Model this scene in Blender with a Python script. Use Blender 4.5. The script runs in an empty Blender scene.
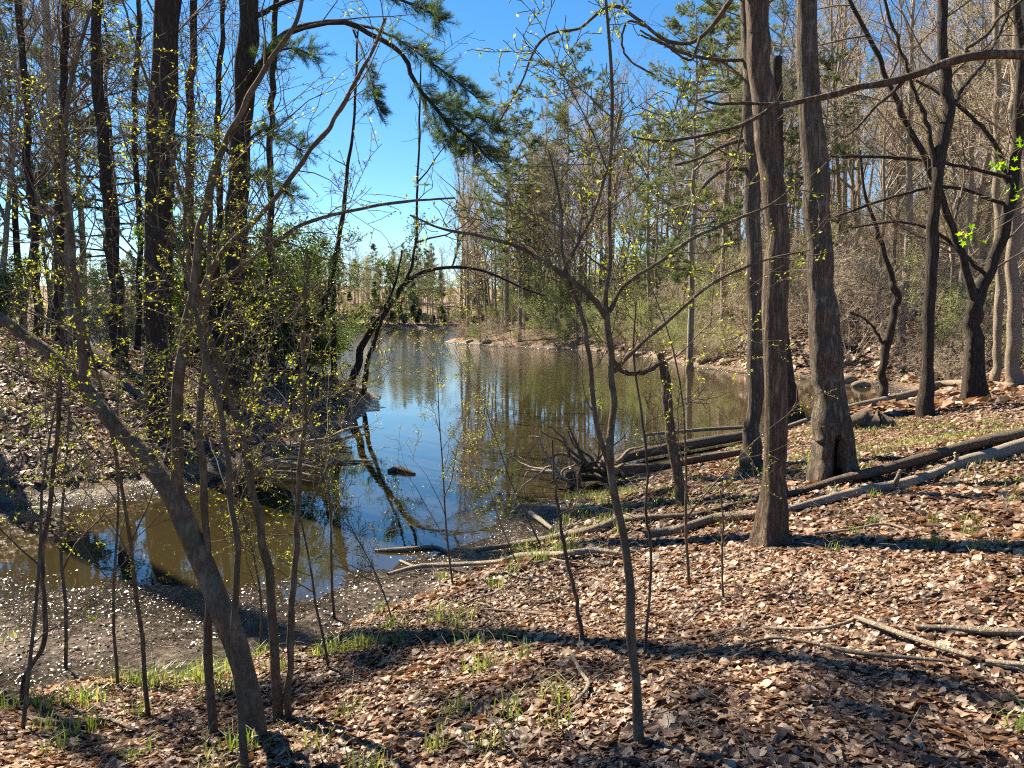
import bpy, math, random
import numpy as np
from mathutils import Vector

S = bpy.context.scene
R = math.radians
# ------------------------------------------------------------------ camera, sky, sun, exposure
CAMH = 3.2
PITCH = 4.95
FPX = 773.0
cam = bpy.data.cameras.new("camera"); camo = bpy.data.objects.new("camera", cam)
S.collection.objects.link(camo); S.camera = camo
camo.location = (0, 0, CAMH); camo.rotation_euler = (R(90 - PITCH), 0, 0)
cam.sensor_fit = 'HORIZONTAL'; cam.sensor_width = 36.0; cam.lens = 36.0 * FPX / 1024.0
cam.clip_start = 0.05; cam.clip_end = 3000
SUN_EL, SUN_AZ = 45.0, -46.0          # azimuth clockwise from +Y (the view direction): sun ahead and to the left
w = bpy.data.worlds.new("World"); S.world = w; w.use_nodes = True
nt = w.node_tree; nt.nodes.clear()
sky = nt.nodes.new('ShaderNodeTexSky'); sky.sky_type = 'NISHITA'; sky.sun_disc = False
sky.sun_elevation = R(SUN_EL); sky.sun_rotation = R(SUN_AZ)
sky.altitude = 900; sky.air_density = 1.0; sky.dust_density = 0.05; sky.ozone_density = 4.5
bgn = nt.nodes.new('ShaderNodeBackground'); bgn.inputs[1].default_value = 0.062
wo = nt.nodes.new('ShaderNodeOutputWorld')
hsw = nt.nodes.new('ShaderNodeHueSaturation'); hsw.inputs['Saturation'].default_value = 1.26
nt.links.new(sky.outputs[0], hsw.inputs['Color']); nt.links.new(hsw.outputs[0], bgn.inputs[0]); nt.links.new(bgn.outputs[0], wo.inputs[0])
sl = bpy.data.lights.new("sun", 'SUN'); sl.energy = 5.0; sl.angle = R(0.53); sl.color = (1.0, 0.91, 0.77)
so = bpy.data.objects.new("sun", sl); S.collection.objects.link(so)
sd = Vector((math.sin(R(SUN_AZ)) * math.cos(R(SUN_EL)), math.cos(R(SUN_AZ)) * math.cos(R(SUN_EL)), math.sin(R(SUN_EL))))
so.rotation_euler = sd.to_track_quat('Z', 'Y').to_euler(); so.location = (0, 0, 60)
S.view_settings.view_transform = 'Standard'; S.view_settings.look = 'None'
S.view_settings.exposure = 1.72; S.view_settings.use_white_balance = True; S.view_settings.white_balance_temperature = 7200; S.view_settings.white_balance_tint = 8; S.view_settings.gamma = 1.0
S.render.engine = 'CYCLES'
S.cycles.max_bounces = 8; S.cycles.diffuse_bounces = 3; S.cycles.glossy_bounces = 3
S.cycles.transmission_bounces = 4; S.cycles.transparent_max_bounces = 8
S.cycles.caustics_reflective = False; S.cycles.caustics_refractive = False
S.cycles.sample_clamp_indirect = 6.0
S.cycles.filter_width = 1.15; S.cycles.use_denoising = False; S.cycles.denoiser = 'OPENIMAGEDENOISE'; S.cycles.denoising_prefilter = 'ACCURATE'

# ------------------------------------------------------------------ terrain function
# shoreline of the cove and lake, seen in plan; per vertex: land height cap A, length L, outer slope S, bed slope B
SH = [(-15, 9.6, 3.0, 3.5, .05, .01), (-9, 7.0, 1.5, 5, .0, .01), (-4.6, 6.4, 1.7, 5, .0, .012), (-2.9, 6.6, 1.8, 5, .0, .012),
      (-2.0, 7.3, 1.9, 5, 0, .02), (-1.2, 8.3, 1.95, 5, 0, .035), (-.75, 9.0, 1.95, 5, 0, .06), (0, 9.9, 1.95, 5, 0, .08),
      (.5, 10.9, 1.8, 5, 0, .08), (.8, 12.6, 1.6, 5, 0, .06), (1.9, 13.6, 1.5, 5, 0, .08), (2.7, 15.2, 1.4, 5, 0, .1),
      (5.5, 18.6, 1.4, 5, 0, .12), (8.5, 22.9, 1.4, 5, .0, .12), (12, 26.6, 1.4, 5, .0, .1), (15.5, 31.0, 1.2, 5, .0, .08),
      (17.3, 34.0, 1.0, 4, .13, .06), (15.9, 37.5, 1.2, 2.4, .34, .06), (13.9, 42.6, 1.4, 2.4, .42, .08), (11.8, 48.5, 1.5, 2.2, .46, .1),
      (10.8, 60, 1.5, 2.2, .50, .12), (6.6, 75, 1.5, 2, .5, .12), (-1.3, 85, 1.4, 2, .42, .12), (-9.0, 98, .8, 2, .1, .12),
      (-4, 112, 1.5, 2, .2, .1), (15, 150, 2, 2, .22, .1), (50, 205, 2, 4, .1, .1), (30, 236, .6, 4, .20, .1),
      (-60, 232, .6, 4, .20, .1), (-190, 215, .6, 4, .20, .1), (-190, 110, 2, 4, .1, .1), (-70, 66, 2.5, 5, .05, .1),
      (-22, 43, 3.0, 5, .0, .12), (-9, 34.5, 1.8, 3.5, .0, .15), (-5.6, 31.5, 1.1, 1.6, .0, .16), (-5.0, 27, 1.8, 1.9, .0, .16), (-5.3, 20.5, 2.0, 2.4, .08, .12),
      (-5.8, 16.4, 1.15, 1.7, .36, .08), (-7.3, 13.7, 1.15, 1.7, .38, .05), (-9.5, 12.2, 1.2, 1.7, .40, .04), (-15, 11.6, 1.2, 1.7, .40, .04)]
SHA = np.array(SH, float)

def vnoise(x, y, seed=0):
    xi = np.floor(x).astype(np.int64); yi = np.floor(y).astype(np.int64)
    fx = x - xi; fy = y - yi
    fx = fx * fx * (3 - 2 * fx); fy = fy * fy * (3 - 2 * fy)
    def h(a, b):
        n = (a * 374761393 + b * 668265263 + seed * 974711) & 0xffffffff
        n = ((n ^ (n >> 13)) * 1274126177) & 0xffffffff
        return ((n ^ (n >> 16)) & 0xffff) / 65535.0
    return (h(xi, yi) * (1 - fx) + h(xi + 1, yi) * fx) * (1 - fy) + (h(xi, yi + 1) * (1 - fx) + h(xi + 1, yi + 1) * fx) * fy * 1.0

def H(x, y):
    x = np.atleast_1d(np.asarray(x, float)).ravel(); y = np.atleast_1d(np.asarray(y, float)).ravel()
    n = len(SHA); dmin = np.full(x.shape, 1e9); inside = np.zeros(x.shape, bool)
    acc = np.zeros((4,) + x.shape); ws = np.zeros(x.shape)
    for i in range(n):
        a = SHA[i]; b = SHA[(i + 1) % n]
        ex, ey = b[0] - a[0], b[1] - a[1]
        L2 = ex * ex + ey * ey
        t = np.clip(((x - a[0]) * ex + (y - a[1]) * ey) / L2, 0, 1)
        d2 = (x - a[0] - t * ex) ** 2 + (y - a[1] - t * ey) ** 2
        dmin = np.minimum(dmin, d2)
        wgt = min(1.0, math.sqrt(L2) / 6) / (d2 + 0.15) ** 1.6
        ws += wgt
        for k in range(4):
            acc[k] += wgt * (a[2 + k] * (1 - t) + b[2 + k] * t)
        c = ((a[1] > y) != (b[1] > y)) & (x < ex * (y - a[1]) / (ey if ey else 1e-9) + a[0])
        inside ^= c
    d = np.sqrt(dmin); A, L, Sl, B = acc / ws
    und = (vnoise(x / 3.1 + 7, y / 3.1, 1) - .5) * .3 + (vnoise(x / 1.1, y / 1.1 + 3, 2) - .5) * .11
    big = (vnoise(x / 14, y / 14, 3) - .5) * 2.2
    fine = (vnoise(x / .35, y / .35, 4) - .5) * .035 + (vnoise(x / .14, y / .14, 5) - .5) * .02
    far = np.clip((d - 6) / 20, 0, 1)
    rise = Sl * np.maximum(d - 2, 0); rise = 22 * (1 - np.exp(-rise / 22))
    land = A * (1 - np.exp(-d / L)) + rise + und * np.clip(d / 2.5, 0, 1) + big * far * np.clip(Sl * 8, .1, 1) + .05
    bed = .05 - B * d - .6 * np.clip((d - 4) / 10, 0, 1)
    mudn = (vnoise(x / .8, y / .8 + 9, 6) - .5) * .13 + (vnoise(x / .3 + 5, y / .3, 7) - .5) * .05
    z = np.where(inside, bed, land)
    z = z + mudn * np.exp(-d / 2.2) + fine
    return np.maximum(z, -2.6)

_cp, _sp = math.cos(R(PITCH)), math.sin(R(PITCH))
def ray(px, py):
    u = (px - 512) / FPX; v = -(py - 384) / FPX
    return Vector((u, _cp + v * _sp, -_sp + v * _cp))
def P(px, py, Y):
    r = ray(px, py); return Vector((r.x, r.y, r.z)) * (Y / r.y) + Vector((0, 0, CAMH))
def G(px, py, zmin=-9):
    """where the sight line through a point of the picture meets the ground (or the water, zmin=0)"""
    r = ray(px, py)
    ts = np.concatenate([np.arange(1.2, 40, .03), np.arange(40, 300, .3)])
    X = r.x * ts; Y = r.y * ts; Z = CAMH + r.z * ts
    hz = np.maximum(H(X, Y), zmin)
    k = np.argmax(Z <= hz)
    if not (Z <= hz).any(): k = len(ts) - 1
    return Vector((X[k], Y[k], hz[k]))
def hz(x, y): return float(H(x, y)[0])

# ------------------------------------------------------------------ materials
MATS = {}
def newmat(name):
    m = bpy.data.materials.new(name); m.use_nodes = True; m.node_tree.nodes.clear(); MATS[name] = m
    return m, m.node_tree.nodes, m.node_tree.links
def N(ns, t, **kw):
    n = ns.new(t)
    for k, v in kw.items(): setattr(n, k, v)
    return n
def ramp(ns, stops, interp='LINEAR'):
    r = ns.new('ShaderNodeValToRGB'); r.color_ramp.interpolation = interp
    el = r.color_ramp.elements
    while len(el) < len(stops): el.new(.5)
    for e, (p, c) in zip(el, stops): e.position = p; e.color = (*c, 1)
    return r

def bark(name, dark, light, sc=6.0, stretch=.12, bump=.6, moss=0.0, lichen=0.0, rough=.9):
    m, ns, ln = newmat(name)
    out = N(ns, 'ShaderNodeOutputMaterial'); b = N(ns, 'ShaderNodeBsdfPrincipled'); b.inputs['Roughness'].default_value = rough
    b.inputs['Specular IOR Level'].default_value = .25
    tc = N(ns, 'ShaderNodeTexCoord'); mp = N(ns, 'ShaderNodeMapping'); mp.inputs['Scale'].default_value = (sc, sc, sc * stretch)
    ln.new(tc.outputs['Object'], mp.inputs['Vector'])
    n1 = N(ns, 'ShaderNodeTexNoise'); n1.inputs['Scale'].default_value = 4; n1.inputs['Detail'].default_value = 5; n1.inputs['Roughness'].default_value = .65
    v = N(ns, 'ShaderNodeTexVoronoi'); v.feature = 'DISTANCE_TO_EDGE'; v.inputs['Scale'].default_value = 3.2
    ln.new(mp.outputs[0], n1.inputs['Vector'])
    wv = N(ns, 'ShaderNodeVectorMath', operation='ADD'); ln.new(mp.outputs[0], wv.inputs[0])
    sc2 = N(ns, 'ShaderNodeVectorMath', operation='SCALE'); sc2.inputs['Scale'].default_value = .7
    ln.new(n1.outputs['Color'], sc2.inputs[0]); ln.new(sc2.outputs[0], wv.inputs[1]); ln.new(wv.outputs[0], v.inputs['Vector'])
    mul = N(ns, 'ShaderNodeMath', operation='MULTIPLY_ADD'); mul.inputs[1].default_value = 1.6; mul.use_clamp = True
    ln.new(v.outputs['Distance'], mul.inputs[0]); 
    m2 = N(ns, 'ShaderNodeMath', operation='MULTIPLY'); m2.inputs[1].default_value = .8
    ln.new(n1.outputs['Fac'], m2.inputs[0]); ln.new(m2.outputs[0], mul.inputs[2])
    r = ramp(ns, [(.25, dark), (.62, tuple((a + c) / 2 for a, c in zip(dark, light))), (.95, light)])
    ln.new(mul.outputs[0], r.inputs[0]); col = r.outputs[0]
    big = N(ns, 'ShaderNodeTexNoise'); big.inputs['Scale'].default_value = 1.3; big.inputs['Detail'].default_value = 3
    ln.new(tc.outputs['Object'], big.inputs['Vector'])
    for amt, c, lo in ((moss, (.07, .085, .03), .5), (lichen, (.33, .35, .28), .56)):
        if amt:
            rr = ramp(ns, [(lo, (0, 0, 0)), (lo + .12, (amt,) * 3)])
            nn = N(ns, 'ShaderNodeTexNoise'); nn.inputs['Scale'].default_value = 3.5 if c[0] < .1 else 9; nn.inputs['Detail'].default_value = 4
            ln.new(tc.outputs['Object'], nn.inputs['Vector']); ln.new(nn.outputs['Fac'], rr.inputs[0])
            mx = N(ns, 'ShaderNodeMix', data_type='RGBA'); ln.new(rr.outputs[0], mx.inputs['Factor'])
            ln.new(col, mx.inputs[6]); mx.inputs[7].default_value = (*c, 1); col = mx.outputs[2]
    hs = N(ns, 'ShaderNodeHueSaturation'); ma = N(ns, 'ShaderNodeMapRange'); ma.inputs[3].default_value = .7; ma.inputs[4].default_value = 1.35
    ln.new(big.outputs['Fac'], ma.inputs[0]); ln.new(ma.outputs[0], hs.inputs['Value']); ln.new(col, hs.inputs['Color'])
    ln.new(hs.outputs[0], b.inputs['Base Color'])
    bp = N(ns, 'ShaderNodeBump'); bp.inputs['Strength'].default_value = bump; bp.inputs['Distance'].default_value = .035
    ln.new(mul.outputs[0], bp.inputs['Height']); ln.new(bp.outputs[0], b.inputs['Normal'])
    ln.new(b.outputs[0], out.inputs[0]); return m

def foliage(name, cols, trans=.5, rough=.5, attr=True):
    """leaf-like surface: colour picked per leaf, light passes through"""
    m, ns, ln = newmat(name)
    out = N(ns, 'ShaderNodeOutputMaterial')
    at = N(ns, 'ShaderNodeAttribute'); at.attribute_name = 'tint'
    r = ramp(ns, [((i + .5) / len(cols), c) for i, c in enumerate(cols)])
    ln.new(at.outputs['Fac'], r.inputs[0])
    d = N(ns, 'ShaderNodeBsdfDiffuse'); t = N(ns, 'ShaderNodeBsdfTranslucent'); g = N(ns, 'ShaderNodeBsdfGlossy'); g.inputs['Roughness'].default_value = rough
    ln.new(r.outputs[0], d.inputs[0])
    hs = N(ns, 'ShaderNodeHueSaturation'); hs.inputs['Saturation'].default_value = 1.15; hs.inputs['Value'].default_value = 1.25
    ln.new(r.outputs[0], hs.inputs['Color']); ln.new(hs.outputs[0], t.inputs[0])
    mx = N(ns, 'ShaderNodeMixShader'); mx.inputs[0].default_value = trans; ln.new(d.outputs[0], mx.inputs[1]); ln.new(t.outputs[0], mx.inputs[2])
    m2 = N(ns, 'ShaderNodeMixShader'); m2.inputs[0].default_value = .05; ln.new(mx.outputs[0], m2.inputs[1]); ln.new(g.outputs[0], m2.inputs[2])
    g.inputs[0].default_value = (.9, .9, .9, 1)
    ln.new(m2.outputs[0], out.inputs[0]); return m

M_BARK_BROWN = bark('bark_brown', (.055, .039, .028), (.25, .185, .135), 7, .14, .9)
M_BARK_GREY = bark('bark_grey', (.05, .038, .028), (.21, .165, .125), 6, .12, .9, lichen=.35)
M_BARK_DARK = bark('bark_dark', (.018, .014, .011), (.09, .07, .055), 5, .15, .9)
M_BARK_SMOOTH = bark('bark_smooth', (.075, .054, .034), (.19, .145, .098), 6, .4, .35, moss=.3, lichen=.22)
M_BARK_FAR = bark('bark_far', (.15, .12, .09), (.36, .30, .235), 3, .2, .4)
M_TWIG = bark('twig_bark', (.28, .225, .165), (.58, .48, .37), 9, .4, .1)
M_TWIG_NEAR = bark('twig_near', (.07, .052, .035), (.20, .155, .105), 9, .4, .1)
M_DEAD = bark('dead_wood', (.11, .085, .06), (.45, .37, .28), 11, .4, .8)
M_DEAD_DARK = bark('dead_wood_dark', (.05, .038, .028), (.24, .18, .13), 8, 1.0, .8)
M_DEAD_PALE = bark('dead_wood_pale', (.20, .155, .115), (.62, .53, .41), 14, .35, .8)
M_HOLLOW = bark('hollow_shade', (.006, .005, .004), (.02, .015, .01), 8, .3, .6)  # near-black, puts the shade of the cavity into its deep faces
M_BUD = foliage('young_leaves', [(.26, .30, .04), (.36, .40, .06), (.44, .46, .08), (.50, .50, .13)], .6)
M_BUD_FAR = foliage('spring_leaves', [(.20, .22, .06), (.28, .29, .09), (.34, .32, .12), (.36, .30, .16)], .5)
M_BUD_RED = foliage('red_buds', [(.28, .12, .08), (.36, .17, .12), (.40, .22, .15)], .5)
M_MAPLE = foliage('maple_leaves', [(.16, .36, .02), (.26, .46, .04), (.34, .52, .07)], .6)
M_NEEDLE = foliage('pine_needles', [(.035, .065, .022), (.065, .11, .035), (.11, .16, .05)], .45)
M_NEEDLE_LIT = foliage('pine_needles_lit', [(.075, .105, .04), (.12, .16, .06), (.18, .215, .09)], .45)  # lighter copy of the needles, sunlit brightness put into the colour
M_HOLLY = foliage('evergreen_leaves', [(.06, .10, .025), (.11, .165, .04), (.17, .23, .06)], .5, .35)
M_BEECH = foliage('understorey_leaves', [(.13, .19, .05), (.20, .26, .08), (.27, .31, .10)], .5)
M_BROWNLEAF = foliage('dead_leaf', [(.20, .09, .05), (.3, .14, .08), (.35, .2, .12)], .4)
M_LITTER = foliage('leaf_litter', [(.035, .019, .012), (.08, .041, .024), (.15, .078, .045), (.245, .14, .086), (.36, .23, .15), (.52, .38, .27)], .36, .5)
M_WET_GLINT = foliage('wet_glint_leaves', [(.05, .035, .022), (.10, .068, .042), (.17, .12, .078), (.27, .20, .14)], .12, .3)  # wet flakes added over the mud so it sparkles in the backlight
for _n in M_WET_GLINT.node_tree.nodes:
    if _n.type == 'MIX_SHADER' and abs(_n.inputs[0].default_value - .05) < 1e-4: _n.inputs[0].default_value = .10
M_GRASS = foliage('grass_blades', [(.10, .15, .03), (.17, .24, .05), (.27, .33, .08), (.35, .33, .13)], .5)

def ground_mat():
    m, ns, ln = newmat('forest_floor')
    out = N(ns, 'ShaderNodeOutputMaterial'); b = N(ns, 'ShaderNodeBsdfPrincipled')
    ge = N(ns, 'ShaderNodeNewGeometry'); tc = N(ns, 'ShaderNodeTexCoord')
    P_ = tc.outputs['Object']
    warp = N(ns, 'ShaderNodeTexNoise'); warp.inputs['Scale'].default_value = 12; warp.inputs['Detail'].default_value = 3
    ln.new(P_, warp.inputs['Vector'])
    ad = N(ns, 'ShaderNodeVectorMath', operation='MULTIPLY_ADD'); ad.inputs[1].default_value = (.12, .12, .12)
    ln.new(warp.outputs['Color'], ad.inputs[0]); ln.new(P_, ad.inputs[2])
    v1 = N(ns, 'ShaderNodeTexVoronoi'); v1.inputs['Scale'].default_value = 15; ln.new(ad.outputs[0], v1.inputs['Vector'])
    v2 = N(ns, 'ShaderNodeTexVoronoi'); v2.inputs['Scale'].default_value = 6; ln.new(ad.outputs[0], v2.inputs['Vector'])
    sep = N(ns, 'ShaderNodeSeparateColor'); ln.new(v1.outputs['Color'], sep.inputs[0])
    litter = ramp(ns, [(0, (.05, .03, .02)), (.3, (.13, .075, .05)), (.55, (.24, .145, .095)), (.8, (.38, .25, .17)), (1, (.48, .34, .23))])
    ln.new(sep.outputs[0], litter.inputs[0])
    big = N(ns, 'ShaderNodeTexNoise'); big.inputs['Scale'].default_value = .55; big.inputs['Detail'].default_value = 6; big.inputs['Roughness'].default_value = .65
    ln.new(P_, big.inputs['Vector'])
    gr = ramp(ns, [(.50, (0, 0, 0)), (.68, (.65, .65, .65))]); ln.new(big.outputs['Fac'], gr.inputs[0])
    mx = N(ns, 'ShaderNodeMix', data_type='RGBA'); ln.new(gr.outputs[0], mx.inputs['Factor']); ln.new(litter.outputs[0], mx.inputs[6]); mx.inputs[7].default_value = (.20, .19, .09, 1)
    # wet mud close to the water level
    sx = N(ns, 'ShaderNodeSeparateXYZ'); ln.new(ge.outputs['Position'], sx.inputs[0])
    wet = N(ns, 'ShaderNodeMapRange'); wet.inputs[1].default_value = .10; wet.inputs[2].default_value = .26; wet.inputs[3].default_value = 1; wet.inputs[4].default_value = 0
    nz = N(ns, 'ShaderNodeMath', operation='MULTIPLY_ADD'); nz.inputs[1].default_value = .16; ln.new(warp.outputs['Fac'], nz.inputs[0]); ln.new(sx.outputs[2], nz.inputs[2])
    ln.new(nz.outputs[0], wet.inputs[0])
    mudn = N(ns, 'ShaderNodeTexNoise'); mudn.inputs['Scale'].default_value = 20; mudn.inputs['Detail'].default_value = 8; mudn.inputs['Roughness'].default_value = .7
    ln.new(P_, mudn.inputs['Vector'])
    mud = ramp(ns, [(.3, (.02, .016, .012)), (.5, (.055, .043, .031)), (.7, (.13, .105, .078))]); ln.new(mudn.outputs['Fac'], mud.inputs[0])
    # brown silt of the pond bed
    silt = N(ns, 'ShaderNodeMapRange'); silt.inputs[1].default_value = -.30; silt.inputs[2].default_value = -.04; silt.inputs[3].default_value = 1; silt.inputs[4].default_value = 0
    ln.new(sx.outputs[2], silt.inputs[0])
    mxs = N(ns, 'ShaderNodeMix', data_type='RGBA'); ln.new(silt.outputs[0], mxs.inputs['Factor']); ln.new(mud.outputs[0], mxs.inputs[6]); mxs.inputs[7].default_value = (.27, .18, .10, 1)
    mx2 = N(ns, 'ShaderNodeMix', data_type='RGBA'); ln.new(wet.outputs[0], mx2.inputs['Factor']); ln.new(mx.outputs[2], mx2.inputs[6]); ln.new(mxs.outputs[2], mx2.inputs[7])
    ln.new(mx2.outputs[2], b.inputs['Base Color'])
    rg = N(ns, 'ShaderNodeMapRange'); rg.inputs[3].default_value = .9; rg.inputs[4].default_value = .12; ln.new(wet.outputs[0], rg.inputs[0]); ln.new(rg.outputs[0], b.inputs['Roughness'])
    b.inputs['Specular IOR Level'].default_value = .5
    hsum = N(ns, 'ShaderNodeMath', operation='ADD'); ln.new(sep.outputs[1], hsum.inputs[0]); 
    mm = N(ns, 'ShaderNodeMath', operation='MULTIPLY'); mm.inputs[1].default_value = 4.0; ln.new(mudn.outputs['Fac'], mm.inputs[0]); ln.new(mm.outputs[0], hsum.inputs[1])
    bp = N(ns, 'ShaderNodeBump'); bp.inputs['Strength'].default_value = 1; bp.inputs['Distance'].default_value = .035
    ln.new(hsum.outputs[0], bp.inputs['Height']); ln.new(bp.outputs[0], b.inputs['Normal'])
    ln.new(b.outputs[0], out.inputs[0]); return m
M_GROUND = ground_mat()

def water_mat():
    m, ns, ln = newmat('pond_water')
    out = N(ns, 'ShaderNodeOutputMaterial')
    tc = N(ns, 'ShaderNodeTexCoord'); mp = N(ns, 'ShaderNodeMapping'); mp.inputs['Scale'].default_value = (1, 1, 1)
    ln.new(tc.outputs['Object'], mp.inputs[0])
    n1 = N(ns, 'ShaderNodeTexNoise'); n1.inputs['Scale'].default_value = 3.0; n1.inputs['Detail'].default_value = 3
    n2 = N(ns, 'ShaderNodeTexNoise'); n2.inputs['Scale'].default_value = .12; n2.inputs['Detail'].default_value = 2
    ln.new(mp.outputs[0], n1.inputs['Vector']); ln.new(mp.outputs[0], n2.inputs['Vector'])
    sx = N(ns, 'ShaderNodeSeparateXYZ'); ln.new(tc.outputs['Object'], sx.inputs[0])
    # breeze: ruffled water out on the open lake, calm in the cove
    ad = N(ns, 'ShaderNodeMath', operation='MULTIPLY_ADD'); ad.inputs[1].default_value = 26; ln.new(n2.outputs['Fac'], ad.inputs[0]); ln.new(sx.outputs[1], ad.inputs[2])
    mr = N(ns, 'ShaderNodeMapRange'); mr.inputs[1].default_value = 42; mr.inputs[2].default_value = 85; mr.inputs[3].default_value = .035; mr.inputs[4].default_value = 1.0
    ln.new(ad.outputs[0], mr.inputs[0])
    bp = N(ns, 'ShaderNodeBump'); bp.inputs['Distance'].default_value = .03
    ln.new(mr.outputs[0], bp.inputs['Strength']); ln.new(n1.outputs['Fac'], bp.inputs['Height'])
    g = N(ns, 'ShaderNodeBsdfGlossy'); g.inputs['Roughness'].default_value = .015; g.inputs[0].default_value = (1, 1, 1, 1)
    ln.new(bp.outputs[0], g.inputs['Normal'])
    t = N(ns, 'ShaderNodeBsdfTransparent'); t.inputs[0].default_value = (.74, .62, .44, 1)
    d = N(ns, 'ShaderNodeBsdfDiffuse'); d.inputs[0].default_value = (.085, .066, .028, 1)
    mm = N(ns, 'ShaderNodeMixShader'); mm.inputs[0].default_value = .33; ln.new(t.outputs[0], mm.inputs[1]); ln.new(d.outputs[0], mm.inputs[2])
    fr = N(ns, 'ShaderNodeFresnel'); fr.inputs['IOR'].default_value = 1.68; ln.new(bp.outputs[0], fr.inputs['Normal'])
    mx = N(ns, 'ShaderNodeMixShader'); ln.new(fr.outputs[0], mx.inputs[0]); ln.new(mm.outputs[0], mx.inputs[1]); ln.new(g.outputs[0], mx.inputs[2])
    ln.new(mx.outputs[0], out.inputs[0]); return m
M_WATER = water_mat()

# ------------------------------------------------------------------ mesh helpers
def mesh_np(name, V, faces, mats, midx=None, tint=None, smooth=True):
    """faces: list of (k, n) int arrays; midx: list of material indices per array; tint: per-vertex float"""
    V = np.ascontiguousarray(V, np.float32)
    me = bpy.data.meshes.new(name); me.vertices.add(len(V)); me.vertices.foreach_set('co', V.ravel())
    faces = [np.asarray(f, np.int32) for f in faces]
    nl = sum(f.size for f in faces); nf = sum(len(f) for f in faces)
    me.loops.add(nl); me.polygons.add(nf)
    me.loops.foreach_set('vertex_index', np.concatenate([f.ravel() for f in faces]))
    tot = np.concatenate([np.full(len(f), f.shape[1], np.int32) for f in faces])
    st = np.zeros(nf, np.int32); st[1:] = np.cumsum(tot)[:-1]
    me.polygons.foreach_set('loop_start', st)
    if midx is not None:
        me.polygons.foreach_set('material_index', np.concatenate([np.full(len(f), i, np.int32) for f, i in zip(faces, midx)]))
    me.polygons.foreach_set('use_smooth', np.full(nf, bool(smooth)))
    for m in (mats if isinstance(mats, (list, tuple)) else [mats]): me.materials.append(m)
    if tint is not None:
        a = me.attributes.new('tint', 'FLOAT', 'POINT'); a.data.foreach_set('value', np.ascontiguousarray(tint, np.float32))
    me.update(calc_edges=True)
    return me

def tubes(polys, sides=6, rough=0.0, rng=None, cap=True):
    """polys: list of (pts (n,3), rad (n,)) -> verts, [quads, tris]"""
    by = {}
    for p, r in polys: by.setdefault(len(p), []).append((p, r))
    Vs, Qs, Ts, off = [], [], [], 0
    ang = np.arange(sides) * 2 * math.pi / sides
    for n, lst in by.items():
        Pn = np.array([a for a, _ in lst], float); Rn = np.array([b for _, b in lst], float); k = len(lst)
        T = np.empty_like(Pn); T[:, 1:-1] = Pn[:, 2:] - Pn[:, :-2]; T[:, 0] = Pn[:, 1] - Pn[:, 0]; T[:, -1] = Pn[:, -1] - Pn[:, -2]
        T /= np.linalg.norm(T, axis=2, keepdims=True) + 1e-12
        D = Pn[:, -1] - Pn[:, 0]; ref = np.zeros((k, 3)); ref[np.arange(k), np.argmin(np.abs(D), axis=1)] = 1
        U = ref[:, None, :] - (T * ref[:, None, :]).sum(2, keepdims=True) * T
        U /= np.linalg.norm(U, axis=2, keepdims=True) + 1e-12
        W = np.cross(T, U)
        rr = Rn[:, :, None] * np.ones(sides)
        if rough:
            g = np.random.RandomState(5).rand(k, 1, sides) - .5
            g2 = np.random.RandomState(6).rand(k, n, sides) - .5
            rr = rr * (1 + rough * g + rough * .8 * g2)
        V = Pn[:, :, None, :] + rr[..., None] * (np.cos(ang)[None, None, :, None] * U[:, :, None, :] + np.sin(ang)[None, None, :, None] * W[:, :, None, :])
        base = off + (np.arange(k) * n * sides)[:, None, None]
        i = np.arange(n - 1)[None, :, None] * sides; j = np.arange(sides)[None, None, :]; j2 = (j + 1) % sides
        Q = np.stack([base + i + j, base + i + j2, base + i + sides + j2, base + i + sides + j], -1).reshape(-1, 4)
        Vs.append(V.reshape(-1, 3)); Qs.append(Q); off += k * n * sides
        if cap:
            for e in (0, n - 1):
                c = Pn[:, e]; ci = off + np.arange(k)
                b0 = (base[:, 0, 0] + e * sides)[:, None] + np.arange(sides)[None]
                b1 = (base[:, 0, 0] + e * sides)[:, None] + (np.arange(sides)[None] + 1) % sides
                cc = np.repeat(ci[:, None], sides, 1)
                Ts.append((np.stack([cc, b1, b0], -1) if e == 0 else np.stack([cc, b0, b1], -1)).reshape(-1, 3))
                Vs.append(c); off += k
    return np.concatenate(Vs), np.concatenate(Qs), (np.concatenate(Ts) if Ts else np.zeros((0, 3), int))

def tube_mesh(name, polys, mat, sides=6, rough=0.0, cap=True):
    V, Q, T = tubes(polys, sides, rough, cap=cap)
    return mesh_np(name, V, [Q, T] if len(T) else [Q], mat)

def leaf_quads(rng, pts, size, jitter, wid=.55, tilt=1.0):
    """folded diamond leaves at points: 4 verts, 2 tris"""
    pts = np.asarray(pts, float); k = len(pts)
    p = pts + rng.normal(0, 1, (k, 3)) * jitter
    s = size * rng.uniform(.6, 1.35, k)
    d = rng.normal(0, 1, (k, 3)); d[:, 2] *= tilt; d /= np.linalg.norm(d, axis=1, keepdims=True) + 1e-9
    q = np.cross(d, rng.normal(0, 1, (k, 3))); q /= np.linalg.norm(q, axis=1, keepdims=True) + 1e-9
    nn = np.cross(d, q)
    a = p; b = p + d * (s * .5)[:, None] + (q * wid * .5 + nn * .12) * s[:, None]; c = p + d * s[:, None]; e = p + d * (s * .5)[:, None] + (-q * wid * .5 + nn * .12) * s[:, None]
    V = np.stack([a, b, c, e], 1).reshape(-1, 3); o = (np.arange(k) * 4)[:, None]
    F = np.concatenate([o + np.array([[0, 1, 2]]), o + np.array([[0, 2, 3]])])
    t = np.repeat(rng.uniform(0, 1, k), 4)
    return V, F, t

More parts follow.
